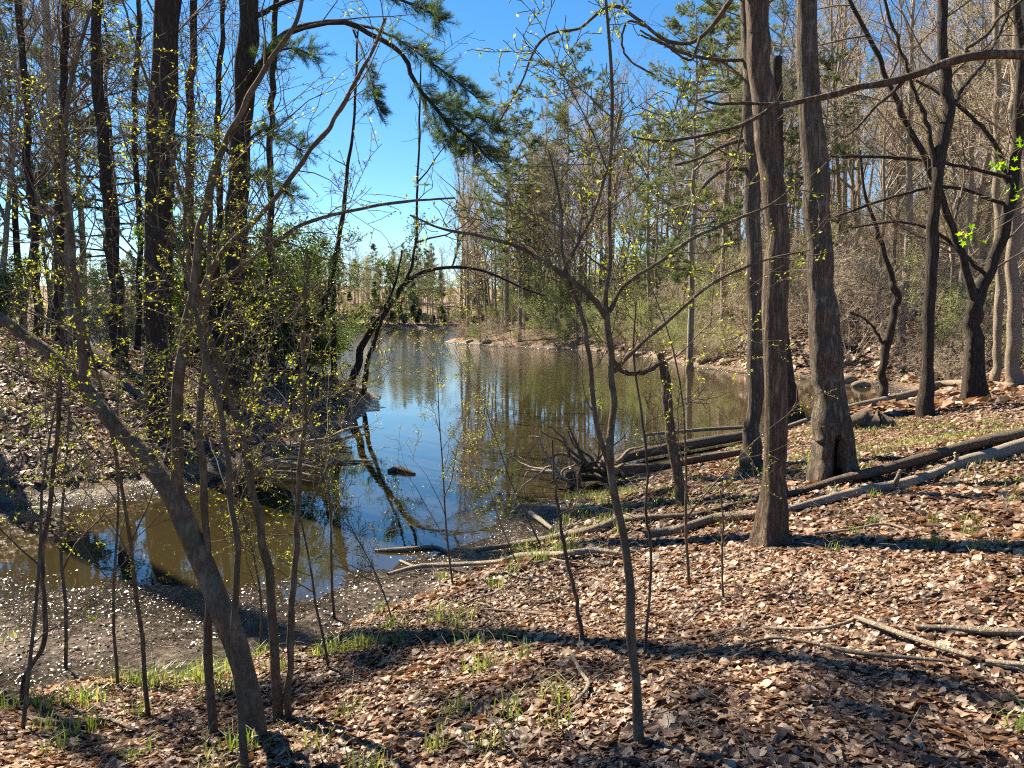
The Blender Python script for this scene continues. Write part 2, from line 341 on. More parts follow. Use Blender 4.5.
def link(name, me, parent=None, loc=None):
    o = bpy.data.objects.new(name, me); S.collection.objects.link(o)
    if parent is not None: o.parent = parent
    if loc is not None: o.location = loc
    return o
def thing(name, label, cat, group=None, loc=(0, 0, 0)):
    o = bpy.data.objects.new(name, None); S.collection.objects.link(o); o.location = loc; o.empty_display_size = .2
    o['label'] = label; o['category'] = cat
    if group: o['group'] = group
    return o
def tag(o, label, cat, group=None):
    o['label'] = label; o['category'] = cat
    if group: o['group'] = group
    return o

# ------------------------------------------------------------------ branching
def norm(v): return v / (np.linalg.norm(v) + 1e-12)
def side_dir(rng, t, ang):
    a = norm(np.cross(t, rng.normal(0, 1, 3))); return norm(t * math.cos(ang) + a * math.sin(ang))
def catmull(pts, n):
    pts = np.asarray(pts, float); m = len(pts)
    q = np.vstack([2 * pts[0] - pts[1], pts, 2 * pts[-1] - pts[-2]])
    u = np.linspace(0, m - 1 - 1e-6, n); i = u.astype(int); f = (u - i)[:, None]
    p0, p1, p2, p3 = q[i], q[i + 1], q[i + 2], q[i + 3]
    return .5 * ((2 * p1) + (-p0 + p2) * f + (2 * p0 - 5 * p1 + 4 * p2 - p3) * f ** 2 + (-p0 + 3 * p1 - 3 * p2 + p3) * f ** 3)

def grow(rng, p, d, L, r, lvl, C, out, tips):
    n = C['n'][lvl]; st = L / (n - 1)
    pts = [np.array(p, float)]; d = norm(np.array(d, float))
    for i in range(n - 1):
        d = norm(d + rng.normal(0, C['wander'][lvl], 3) + np.array([0, 0, C['up'][lvl]]))
        pts.append(pts[-1] + d * st)
    pts = np.array(pts); t = np.linspace(0, 1, n)
    rad = np.maximum(r * (1 - t) ** C.get('taper', .8) , C['rmin'])
    out.setdefault(lvl, []).append((pts, rad))
    spawn(rng, pts, rad, L, lvl, C, out, tips)

def spawn(rng, pts, rad, L, lvl, C, out, tips, t0=None, nch=None, bias=None):
    if lvl >= C['max']:
        tips.extend(list(pts[1:])); return
    n = len(pts); k = nch if nch is not None else rng.poisson(C['nch'][lvl])
    t0 = C['t0'][lvl] if t0 is None else t0
    for j in range(k):
        t = t0 + (1 - t0) * (j + rng.rand()) / max(k, 1); t = min(t, .99)
        f = t * (n - 1); i = int(f); q = pts[i] + (pts[min(i + 1, n - 1)] - pts[i]) * (f - i)
        tg = norm(pts[min(i + 1, n - 1)] - pts[i])
        dd = side_dir(rng, tg, R(rng.uniform(*C['ang'][lvl])))
        if bias is not None: dd = norm(dd + bias)
        LL = L * C['ratio'][lvl] * (1 - C.get('shape', .55) * t) * rng.uniform(.6, 1.25)
        rr = max(min(rad[i] * .75, C.get('rk', .013) * LL), C['rmin'])
        grow(rng, q, dd, LL, rr, lvl + 1, C, out, tips)

# ------------------------------------------------------------------ setting: ground and water
def axis(lo, hi, fine_lo, fine_hi, st, growth):
    a = list(np.arange(fine_lo, fine_hi, st)); s = st; x = fine_hi
    while x < hi: a.append(x); s *= growth; x += s
    s = st; x = fine_lo
    while x > lo: x -= s; s *= growth; a.insert(0, x)
    return np.array(a)
xs = axis(-420, 420, -11, 11, .09, 1.045); ys = axis(-80, 520, 1.5, 17, .085, 1.03)
XX, YY = np.meshgrid(xs, ys); ZZ = H(XX.ravel(), YY.ravel())
V = np.stack([XX.ravel(), YY.ravel(), ZZ], 1); nx, ny = len(xs), len(ys)
ii = (np.arange(ny - 1)[:, None] * nx + np.arange(nx - 1)[None]).ravel()
g = link('ground', mesh_np('ground', V, [np.stack([ii, ii + 1, ii + nx + 1, ii + nx], 1)], M_GROUND)); g['kind'] = 'structure'
Vw = np.array([(-420, 1, 0), (420, 1, 0), (420, 400, 0), (-420, 400, 0)], float)
g = link('water', mesh_np('water', Vw, [np.array([[0, 1, 2, 3]])], M_WATER, smooth=False)); g['kind'] = 'structure'
print('terrain', nx * ny)

# ------------------------------------------------------------------ prototypes of the woods
def make_tree(seed, h, r0, C, mats, label, cat, name, leaf=None, lean=.02, sides0=8, trunk_n=12):
    """bare or budding tree: trunk and limbs / crown of branches and twigs / leaves; origin at the foot"""
    rng = np.random.RandomState(seed); out = {}; tips = []
    n = trunk_n; pts = [np.array([0, 0, -.25])]; d = norm(np.array([rng.normal(0, lean), rng.normal(0, lean), 1]))
    for i in range(n - 1):
        d = norm(d + rng.normal(0, C['tw'], 3) * [1, 1, .2] + [0, 0, .05]); pts.append(pts[-1] + d * (h + .25) / (n - 1))
    pts = catmull(pts, n * 2); t = np.linspace(0, 1, n * 2)
    rad = np.maximum(r0 * (1 - t * .95) ** .85, C['rmin']) * (1 + .55 * np.exp(-t * h / .35))
    out[0] = [(pts, rad)]
    spawn(rng, pts, rad, h, 0, C, out, tips)
    root = thing(name, label, cat)
    big = out[0] + [b for b in out.get(1, []) if b[1][0] > r0 * .33]
    small = [b for b in out.get(1, []) if b[1][0] <= r0 * .33]
    link('trunk', tube_mesh('trunk', out[0], mats[0], sides0, .12), root)
    lim = [b for b in out.get(1, [])]
    V1, Q1, T1 = tubes(lim, 4, cap=False) if lim else (np.zeros((0, 3)), np.zeros((0, 4), int), 0)
    fine = []
    for l in sorted(out):
        if l >= 2: fine += out[l]
    V2, Q2, _ = tubes(fine, 3, cap=False)
    link('crown', mesh_np('crown', np.concatenate([V1, V2]), [Q1, Q2 + len(V1)], [mats[0], mats[1]], [0, 1]), root)
    if leaf:
        m, cnt, size, jit = leaf
        tp = np.array(tips); k = rng.choice(len(tp), min(cnt, len(tp) * 4), replace=True)
        V, F, ti = leaf_quads(rng, tp[k], size, jit)
        link('leaves', mesh_np('leaves', V, [F], m, tint=ti, smooth=False), root)
    return root

def needles(rng, pos, dirs, length, width, per):
    k = len(pos); p = np.repeat(pos, per, 0); d = np.repeat(dirs, per, 0) + rng.normal(0, .75, (k * per, 3)); d[:, 2] += .1
    d /= np.linalg.norm(d, axis=1, keepdims=True); L = length * rng.uniform(.7, 1.2, k * per)
    s = np.cross(d, rng.normal(0, 1, d.shape)); s /= np.linalg.norm(s, axis=1, keepdims=True)
    p = p + d * (rng.uniform(0, .3, k * per) * length)[:, None]
    V = np.stack([p - s * width / 2, p + s * width / 2, p + d * L[:, None]], 1).reshape(-1, 3)
    return V, np.arange(len(V)).reshape(-1, 3), np.repeat(np.repeat(rng.rand(k), per), 3)

def make_pine(seed, h, r0, label, name='pine_tree', t0=.35, nl=52, spread=.20, per=17, nd=.18, nw=.024, mat=None, bm=None, droop=-.02):
    rng = np.random.RandomState(seed); n = 14
    pts = np.array([[rng.normal(0, .05) * i / 4, rng.normal(0, .05) * i / 4, -.3 + (h + .3) * i / (n - 1)] for i in range(n)])
    pts = catmull(pts, 22); t = np.linspace(0, 1, 22); rad = np.maximum(r0 * (1 - t * .97) ** .8, .01) * (1 + .4 * np.exp(-t * h / .4))
    root = thing(name, label, 'pine tree'); link('trunk', tube_mesh('trunk', [(pts, rad)], bm or M_BARK_FAR, 9, .1), root)
    limbs, fine, pos, dr = [], [], [], []
    for j in range(nl):
        tt = t0 + (1 - t0) * (j + rng.rand()) / nl; f = tt * 21; i = min(int(f), 20); q = pts[i] + (pts[i + 1] - pts[i]) * (f - i)
        az = rng.uniform(0, 6.283); up = .05 + .5 * (tt - .5) + rng.normal(0, .12)
        d = norm(np.array([math.cos(az), math.sin(az), up])); s = (tt - t0) / (1 - t0)
        L = h * spread * (.35 + 1.0 * min(1, s * 3) * (1 - s) ** .7) * rng.uniform(.55, 1.2)
        lp = [q]
        for k in range(5): d = norm(d + rng.normal(0, .1, 3) + [0, 0, droop + .05 * k]); lp.append(lp[-1] + d * L / 5)
        lp = np.array(lp); limbs.append((lp, np.maximum(.018 * L * (1 - np.linspace(0, .9, 6)), .008)))
        if tt < t0 + .04 and rng.rand() < .5: continue
        for k in range(int(6 + L * 4.4)):
            u = rng.uniform(.3, 1) * 4.999; a = int(u); b = lp[a] + (lp[a + 1] - lp[a]) * (u - a)
            sd = side_dir(rng, norm(lp[a + 1] - lp[a]), R(rng.uniform(35, 75))); sd[2] = sd[2] * .4 + .12; sd = norm(sd)
            l2 = rng.uniform(.25, .6) * (.5 + .2 * L); sp = np.array([b, b + sd * l2 * .5 + [0, 0, .02], b + sd * l2 + [0, 0, .06]])
            fine.append((sp, np.array([.008, .006, .004])))
            for v in np.linspace(.35, 1, 4): pos.append(b + sd * l2 * v); dr.append(norm(sd + [0, 0, .25]))
    V1, Q1, _ = tubes(limbs, 5, cap=False); V2, Q2, _ = tubes(fine, 3, cap=False)
    link('limbs', mesh_np('limbs', np.concatenate([V1, V2]), [Q1, Q2 + len(V1)], bm or M_BARK_FAR), root)
    V, F, ti = needles(rng, np.array(pos), np.array(dr), nd, nw, per)
    link('needles', mesh_np('needles', V, [F], mat or M_NEEDLE_LIT, tint=ti, smooth=False), root)
    return root

def make_shrub(seed, h, nstem, spread, mats, label, name, cat='shrub', leaf=None, C=None, rstem=.012):
    rng = np.random.RandomState(seed); out = {}; tips = []
    for i in range(nstem):
        az = rng.uniform(0, 6.283); s = rng.uniform(.1, spread)
        d = norm(np.array([math.cos(az) * s, math.sin(az) * s, 1])); L = h * rng.uniform(.6, 1.15)
        grow(rng, [rng.normal(0, .07), rng.normal(0, .07), -.08], d, L, rstem * rng.uniform(.7, 1.4), 0, C, out, tips)
    root = thing(name, label, cat)
    link('stems', tube_mesh('stems', out[0], mats[0], 5, cap=False), root)
    fine = [b for l in out if l > 0 for b in out[l]]
    link('twigs', tube_mesh('twigs', fine, mats[1], 3, cap=False), root)
    if leaf:
        m, cnt, size, jit = leaf; tp = np.array(tips); k = rng.choice(len(tp), cnt)
        V, F, ti = leaf_quads(rng, tp[k], size, jit); link('leaves', mesh_np('leaves', V, [F], m, tint=ti, smooth=False), root)
    return root

def kids(o): return [c for c in bpy.data.objects if c.parent == o]
def place(proto, x, y, rz, s, label=None, group=None, sink=.0, cat=None, lean=0):
    """the first call moves the prototype itself; later calls copy it and each of its parts"""
    if not proto.get('_used'):
        proto['_used'] = 1; r = proto; proto['_k'] = [k.name for k in kids(proto)]
    else:
        r = proto.copy(); S.collection.objects.link(r)
        for kn in proto['_k']:
            c = bpy.data.objects[kn].copy(); S.collection.objects.link(c); c.parent = r
    r.location = (x, y, hz(x, y) - sink); r.rotation_euler = (lean * math.cos(rz), lean * math.sin(rz), rz); r.scale = (s, s, s)
    if label: r['label'] = label
    if group: r['group'] = group
    if cat: r['category'] = cat
    return r

CT = dict(n=[12, 6, 5, 4], wander=[.05, .10, .14, .18], up=[0, .07, .05, .03], nch=[22, 8, 6, 0], t0=[.30, .18, .15, 0], ang=[(28, 62), (30, 60), (30, 65), (0, 0)],
          ratio=[.42, .42, .45, .4], rmin=.008, max=3, tw=.035, shape=.6, rk=.014)
CT2 = dict(CT, nch=[24, 8, 6, 0], t0=[.45, .2, .15, 0], ratio=[.34, .42, .45, .4], ang=[(20, 50), (30, 60), (30, 65), (0, 0)])
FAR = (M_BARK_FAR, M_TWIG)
T = [make_tree(11, 19, .17, CT, FAR, 'x', 'tree', 'bare_tree'),
     make_tree(12, 22, .21, CT2, FAR, 'x', 'tree', 'bare_tree'),
     make_tree(13, 17, .13, CT, FAR, 'x', 'tree', 'bare_tree', lean=.08),
     make_tree(14, 24, .19, CT2, FAR, 'x', 'tree', 'bare_tree'),
     make_tree(15, 14, .09, CT, FAR, 'x', 'tree', 'bare_tree', lean=.1)]
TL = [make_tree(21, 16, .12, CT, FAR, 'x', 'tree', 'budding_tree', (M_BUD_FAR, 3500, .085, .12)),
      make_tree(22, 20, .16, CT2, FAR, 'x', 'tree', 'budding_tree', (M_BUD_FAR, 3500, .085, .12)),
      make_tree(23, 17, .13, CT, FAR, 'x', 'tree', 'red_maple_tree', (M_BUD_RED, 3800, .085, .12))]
PN = [make_pine(31, 24, .24, 'x', t0=.4), make_pine(32, 20, .20, 'x', t0=.25, spread=.22), make_pine(33, 27, .27, 'x', t0=.5, spread=.17)]
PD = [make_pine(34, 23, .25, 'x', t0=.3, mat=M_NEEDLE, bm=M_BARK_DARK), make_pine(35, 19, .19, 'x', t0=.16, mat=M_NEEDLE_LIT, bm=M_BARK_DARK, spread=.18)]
CS = dict(n=[7, 5, 4, 3], wander=[.10, .16, .2, .2], up=[-.01, .02, .02, 0], nch=[8, 6, 4, 0], t0=[.15, .15, .1, 0], ang=[(25, 60), (30, 65), (30, 65), (0, 0)],
          ratio=[.45, .45, .5, .4], rmin=.004, max=3, shape=.4, rk=.012)
SB = [make_shrub(41, 3.6, 9, .8, (M_TWIG, M_TWIG), 'x', 'bare_shrub', C=CS),
      make_shrub(42, 2.6, 12, 1.2, (M_TWIG, M_TWIG), 'x', 'bare_shrub', C=CS),
      make_shrub(43, 4.5, 6, .9, (M_TWIG, M_TWIG), 'x', 'bare_shrub', C=CS)]
SG = [make_shrub(44, 4.2, 6, .7, (M_TWIG, M_TWIG), 'x', 'budding_shrub', leaf=(M_BEECH, 3800, .085, .14), C=CS),
      make_shrub(45, 3.0, 9, .9, (M_TWIG, M_TWIG), 'x', 'budding_shrub', leaf=(M_BEECH, 2600, .07, .12), C=CS)]
SE = [make_shrub(46, 4.6, 6, .55, (M_BARK_DARK, M_BARK_DARK), 'x', 'evergreen_shrub', leaf=(M_HOLLY, 16000, .11, .16), C=CS, rstem=.03),
      make_shrub(47, 3.6, 8, .8, (M_BARK_DARK, M_BARK_DARK), 'x', 'evergreen_shrub', leaf=(M_HOLLY, 14000, .10, .15), C=CS, rstem=.025)]

rnd = random.Random(7)
def pick_spots(n, region, mind, accept, tries=60):
    """spots on dry land inside a plan rectangle, no two closer than mind"""
    x0, x1, y0, y1 = region; got = []
    cand = np.array([(rnd.uniform(x0, x1), rnd.uniform(y0, y1)) for _ in range(n * tries)])
    hh = H(cand[:, 0], cand[:, 1])
    for (x, y), z in zip(cand, hh):
        if z < .3 or not accept(x, y, z): continue
        if all((x - a) ** 2 + (y - b) ** 2 > mind ** 2 for a, b in got): got.append((x, y))
        if len(got) >= n: break
    return got

def wood(spots, protos, weights, labels, group, smin=.8, smax=1.2, lean=.05):
    for x, y in spots:
        i = rnd.choices(range(len(protos)), weights)[0]
        place(protos[i], x, y, rnd.uniform(0, 6.28), rnd.uniform(smin, smax), labels[i], group, .05, lean=rnd.gauss(0, lean))

# the slope across the cove, on the right
def acc_r(x, y, z):
    if x / y < -.088 and y < 100: return False
    return y > 33 and x > -12 and (x / y < 1.15) and (y > 38 or x > 17)
sp = pick_spots(250, (-12, 80, 34, 118), 1.9, acc_r)
LB = 'bare grey tree on the wooded slope across the cove'
LBB = 'budding tree in a haze of young leaves on the slope across the cove'
LR = 'bare maple with reddish buds on the slope across the cove'
LP = 'tall green pine among bare trees on the slope across the cove'
wood(sp, T + TL + PN, [6, 6, 6, 5, 7, 5, 4, 2.0, 1.1, 1.0, .8], [LB] * 5 + [LBB] * 2 + [LR] + [LP] * 3, 'trees on the slope across the cove')
sp = pick_spots(270, (-8, 62, 34, 95), 1.2, acc_r)
wood(sp, SB + SG, [3, 3, 3, 3, 3], ['tangled bare shrub on the slope across the cove'] * 3 + ['shrub with pale green young leaves on the slope across the cove'] * 2, 'shrubs on the slope across the cove', .7, 1.3)
CB = dict(CS, nch=[10, 7, 5, 0], rmin=.006)
SX = [make_shrub(48, 5.5, 7, 1.0, (M_TWIG, M_TWIG), 'x', 'bare_bush', C=CB, rstem=.02), make_shrub(49, 4.4, 10, 1.4, (M_TWIG, M_TWIG), 'x', 'bare_bush', C=CB, rstem=.018)]
sp = pick_spots(150, (6, 60, 36, 72), 1.5, lambda x, y, z: x / y > .2 and z > .8)
wood(sp, SX, [1, 1], ['big sprawling tan bush of fine bare twigs on the sunny slope across the cove'] * 2, 'bare bushes on the sunny slope', .8, 1.3)
# nearer wood at the right end of the cove
rs = random.Random(5)
for i in range(46):
    px = 442 + i * 6.2 + rs.uniform(-4, 4); g_ = G(px, 344 + (px - 442) * .085 - rs.uniform(2, 12), -9)
    if g_.z < .08: continue
    k_ = rs.choice([0, 0, 1, 2, 3, 4, 4]); place((SB + SG)[k_], g_.x, g_.y, rs.uniform(0, 6), rs.uniform(.45, .95), (['low bare shrub at the waterline across the cove'] * 3 + ['low green-leaved shrub at the waterline across the cove'] * 2)[k_], 'shrubs at the far waterline', .05)
def acc_rr(x, y, z): return x / y > .46 and not (y < 34 and x / y < .6)
sp = pick_spots(34, (12, 50, 24, 42), 2.0, acc_rr)
wood(sp, T + TL[:2], [4, 3, 4, 3, 5, 2, 1], ['bare tree in the wood at the right end of the cove'] * 5 + ['budding tree in the wood at the right end of the cove'] * 2, 'trees at the right end of the cove')
sp = pick_spots(60, (13, 42, 27, 44), 1.2, lambda x, y, z: x / y > .5)
wood(sp, SB + SG, [3, 4, 3, 1, 1], ['bare brushy shrub at the right end of the cove'] * 3 + ['shrub with pale young leaves at the right end of the cove'] * 2, 'shrubs at the right end of the cove', .6, 1.1)

sp = pick_spots(34, (-7.5, 12, 86, 114), 1.6, lambda x, y, z: x / y < .1)
wood(sp, T + TL + PN[:2], [4, 4, 3, 4, 3, 4, 3, 3, .4, 0], ['bare tree on the point where the far bank ends'] * 5 + ['budding tree on the point where the far bank ends'] * 2 + ['bare maple with reddish buds on the point where the far bank ends'] + ['green pine on the point where the far bank ends'] * 2, 'trees on the far point', .9, 1.25)
sp = pick_spots(46, (-2, 34, 40, 92), 1.6, lambda x, y, z: x / y < .42 and z < 6)
wood(sp, SG, [1, 1], ['light green shrub low on the far slope above the water'] * 2, 'light green shrubs above the far waterline', .8, 1.35)
# the wooded bank on the left
def acc_l(x, y, z): return x / y < -.30 and y > 27 and z > 1.2 and not (x / y > -.36 and y > 30)
sp = pick_spots(26, (-50, -6, 19, 50), 2.1, acc_l)
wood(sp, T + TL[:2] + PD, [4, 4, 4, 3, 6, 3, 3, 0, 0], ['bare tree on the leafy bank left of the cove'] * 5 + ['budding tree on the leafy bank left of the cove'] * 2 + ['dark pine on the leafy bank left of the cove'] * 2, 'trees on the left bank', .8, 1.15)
sp = pick_spots(34, (-62, -12, 34, 66), 2.2, lambda x, y, z: x / y < -.37)
wood(sp, T + TL[:2] + PN[:2], [3, 3, 3, 3, 3, 3, 3, 2, 2], ['bare tree in the wood behind the left ridge'] * 5 + ['budding tree in the wood behind the left ridge'] * 2 + ['light green pine in the wood behind the left ridge'] * 2, 'trees behind the left ridge', .85, 1.2)
sp = pick_spots(44, (-60, -12, 32, 62), 1.6, lambda x, y, z: x / y < -.37)
wood(sp, SG + SE[1:] + SB, [3, 3, 2, 2, 2, 2], ['young green shrub in the wood far behind the left ridge'] * 2 + ['broad evergreen shrub in the wood far behind the left ridge'] + ['bare shrub in the wood far behind the left ridge'] * 3, 'shrubs far behind the left ridge', .9, 1.4)
sp = pick_spots(14, (-60, -15, 40, 64), 2.4, lambda x, y, z: x / y < -.37)
wood(sp, PD, [1, 1], ['dark pine behind the ridge of the left bank'] * 2, 'pines behind the left ridge', .85, 1.15)
sp = pick_spots(20, (-40, -6.5, 24, 42), 1.5, lambda x, y, z: x / y < -.33 and z > .8)
wood(sp, SE + SG + SB[:1], [3, 3, 2, 2, 2], ['dark evergreen shrub on the left bank behind the ridge'] * 2 + ['young green shrub on the left bank behind the ridge'] * 2 + ['bare shrub on the left bank behind the ridge'], 'shrubs on the left bank', .7, 1.1)
for i, (px, Y, s) in enumerate([(690, 46, 1.05), (722, 52, 1.0), (520, 84, 1.1), (600, 88, 1.0), (655, 64, .9)]):
    place(PN[[1, 0, 1, 0, 1][i]], (px - 512) / FPX * Y, Y, i * 1.7, s, LP, 'trees on the slope across the cove', .05)
# evergreens at the end of the spit
for i, (px, Y, s) in enumerate([(196, 26, 1.0), (218, 27, 1.05), (240, 25.5, 1.1), (262, 27.5, 1.1), (284, 28.5, .95), (304, 29.5, .75), (322, 30.3, .5)]):
    x = (px - 512) / FPX * Y
    place(SE[i % 2], x, Y, i * 1.3, s, 'dark evergreen holly thicket tree on the spit above the water', 'evergreens on the spit', .05)

# ------------------------------------------------------------------ far wood round the lake: a mass, one object
CF = dict(n=[8, 4, 3], wander=[.05, .12, .15], up=[0, .08, .05], nch=[16, 9, 0], t0=[.3, .15, 0], ang=[(28, 62), (30, 60), (0, 0)], ratio=[.38, .4, .4], rmin=.014, max=2, tw=.03, shape=.6, rk=.014)
def far_mass():
    rng = np.random.RandomState(99); polys = []; lv = []; nd = []
    spots = pick_spots(760, (-105, 55, 216, 300), 1.7, lambda x, y, z: True, 8) + pick_spots(260, (-190, -60, 80, 262), 3.0, lambda x, y, z: y > 214 or x / y < -.42) + [(a, b) for a, b in pick_spots(330, (-95, 45, 215, 240), 1.2, lambda x, y, z: True, 12)]
    for si, (x, y) in enumerate(spots):
        z = hz(x, y); h = rng.uniform(12, 22) if rng.rand() < .62 else rng.uniform(3, 7)
        if si > len(spots) - 300: h = rng.uniform(2.5, 6)
        r0 = h * .01
        pine = rng.rand() < .2
        n = 6; pts = np.array([[x + rng.normal(0, .15), y + rng.normal(0, .15), z - .3 + (h + .3) * i / (n - 1)] for i in range(n)]); t = np.linspace(0, 1, n)
        rad = np.maximum(r0 * (1 - t * .95), .02); polys.append((pts, rad))
        if pine:
            for j in range(70):
                s = rng.uniform(.3, 1); az = rng.uniform(0, 6.283); L = h * .2 * (1.1 - s) * rng.uniform(.3, 1.2)
                c = np.array([x, y, z + h * s]) ; e = np.array([math.cos(az), math.sin(az), rng.uniform(-.1, .3)])
                for q in np.linspace(.4, 1, 3): nd.append((c + e * L * q, e))
        else:
            out = {}; tips = []
            spawn(rng, pts, rad, h, 0, CF, out, tips)
            for l in out: polys += out[l]
            if rng.rand() < .7: lv += [tips[k] for k in rng.choice(len(tips), 260)]
    V, Q, _ = tubes(polys, 3, cap=False)
    Vl, Fl, tl = leaf_quads(rng, np.array(lv), .28, .3)
    Vn, Fn, tn = needles(rng, np.array([a for a, _ in nd]), np.array([b for _, b in nd]), .75, .22, 7)
    VV = np.concatenate([V, Vl, Vn]); t = np.concatenate([np.zeros(len(V)), tl, tn])
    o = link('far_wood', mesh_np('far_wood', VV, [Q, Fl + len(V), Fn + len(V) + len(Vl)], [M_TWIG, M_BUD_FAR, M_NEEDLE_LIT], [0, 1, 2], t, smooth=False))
    o['kind'] = 'stuff'; tag(o, 'hazy mixed wood along the far shore of the lake', 'wood')
far_mass()
print('woods', len(bpy.data.objects))
# ------------------------------------------------------------------ trees, logs and sticks that can be told apart
def stem(pxs, Y=None, n=26, dY=0.0, ground=True, kink=1.0):
    """a stem through picture points (px, py, width in px) at its own distance: real 3-D points and radii"""
    a = np.array(pxs, float)
    if Y is None:
        gpt = G(a[0, 0], a[0, 1]); Y = gpt.y
    m = len(a); Ys = Y + dY * np.linspace(0, 1, m)
    pts = np.array([P(x, y, yy) for (x, y, _), yy in zip(a, Ys)]); rad = a[:, 2] / 2 / FPX * Ys
    if ground: pts[0, 2] = min(hz(pts[0, 0], pts[0, 1]), pts[0, 2] + .3) - .12
    q = catmull(np.column_stack([pts, rad]), n)
    kr = np.random.RandomState(int(abs(a[0, 0] * 7 + a[0, 1])) % 9999); kk = kr.normal(0, 1, (n, 3)) * np.minimum(q[:, 3:4] * .28, .0013 * Y) * kink; kk[0] = 0; kk[:, 2] *= .4
    q[:, :3] += kk; q[:, 3] *= 1 + kr.normal(0, .05, n)
    return q[:, :3], np.maximum(q[:, 3], .0012)

def trunk_mesh(name, pts, rad, mat, sides=20, ridge=.06, flare=0.0, hollow=None, seed=0, dense=2.0):
    """hero trunk: uneven section, root flare, optional rotted hollow (height range, azimuth, half width)"""
    L = np.linalg.norm(pts[-1] - pts[0]); n = int(min(120, max(16, L / max(np.mean(rad), .02) * dense)))
    q = catmull(np.column_stack([pts, rad]), n); pts, rad = q[:, :3], q[:, 3]
    rng = np.random.RandomState(seed)
    T = np.gradient(pts, axis=0); T /= np.linalg.norm(T, axis=1, keepdims=True)
    ref = np.array([1., 0, 0]); U = ref - (T @ ref)[:, None] * T; U /= np.linalg.norm(U, axis=1, keepdims=True); W = np.cross(T, U)
    th = np.arange(sides) * 2 * math.pi / sides; hgt = pts[:, 2] - pts[0, 2]
    f = np.ones((n, sides))
    for k in (2, 3, 5, 7): f += ridge / math.sqrt(k) * np.cos(k * th[None] + rng.uniform(0, 6.28) + .14 * k * np.sin(hgt * rng.uniform(.5, 1.5))[:, None])
    f += ridge * .5 * (rng.rand(n, sides) - .5)
    for _ in range(max(1, n // 14)):
        kz = rng.randint(2, n - 1); ka = rng.uniform(0, 6.28); f += rng.uniform(.08, .22) * min(1, ridge * 12) * np.exp(-((np.arange(n)[:, None] - kz) / 1.3) ** 2) * np.exp(-(((th[None] - ka + math.pi) % (2 * math.pi) - math.pi) / .5) ** 2)
    if flare: f *= 1 + flare * np.exp(-hgt / (rad[0] * 1.7 + .05))[:, None] * (1 + .7 * np.cos(5 * th[None] + 1.0 + seed))
    dark = None
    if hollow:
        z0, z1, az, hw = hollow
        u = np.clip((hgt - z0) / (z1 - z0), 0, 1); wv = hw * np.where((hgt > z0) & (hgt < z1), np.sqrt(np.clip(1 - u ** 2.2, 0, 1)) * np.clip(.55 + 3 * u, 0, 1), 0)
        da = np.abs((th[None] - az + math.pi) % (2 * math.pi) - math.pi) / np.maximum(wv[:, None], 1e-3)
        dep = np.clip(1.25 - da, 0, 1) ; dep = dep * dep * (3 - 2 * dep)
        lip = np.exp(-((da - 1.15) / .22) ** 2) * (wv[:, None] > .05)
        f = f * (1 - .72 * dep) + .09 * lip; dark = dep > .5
    V = pts[:, None] + (rad[:, None] * f)[..., None] * (np.cos(th)[None, :, None] * U[:, None] + np.sin(th)[None, :, None] * W[:, None])
    i = np.arange(n - 1)[:, None] * sides; j = np.arange(sides)[None]; j2 = (j + 1) % sides
    Q = np.stack([i + j, i + j2, i + sides + j2, i + sides + j], -1).reshape(-1, 4)
    top = n * sides; Tt = np.array([[top, (n - 1) * sides + k, (n - 1) * sides + (k + 1) % sides] for k in range(sides)])
    Vv = np.vstack([V.reshape(-1, 3), pts[-1] + T[-1] * rad[-1] * .3])
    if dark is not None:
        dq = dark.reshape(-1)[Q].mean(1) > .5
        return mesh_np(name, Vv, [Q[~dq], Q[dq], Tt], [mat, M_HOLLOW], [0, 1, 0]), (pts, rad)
    return mesh_np(name, Vv, [Q, Tt], mat), (pts, rad)

CNEAR = dict(n=[10, 9, 7, 5], wander=[.05, .13, .17, .2], up=[0, .035, .03, .03], nch=[11, 7, 5, 0], t0=[.3, .15, .12, 0], ang=[(30, 65), (30, 65), (30, 65), (0, 0)],
             ratio=[.5, .5, .5, .4], rmin=.0016, max=3, shape=.35, rk=.006)
CMID = dict(CNEAR, rmin=.003, rk=.009, nch=[10, 6, 5, 0])

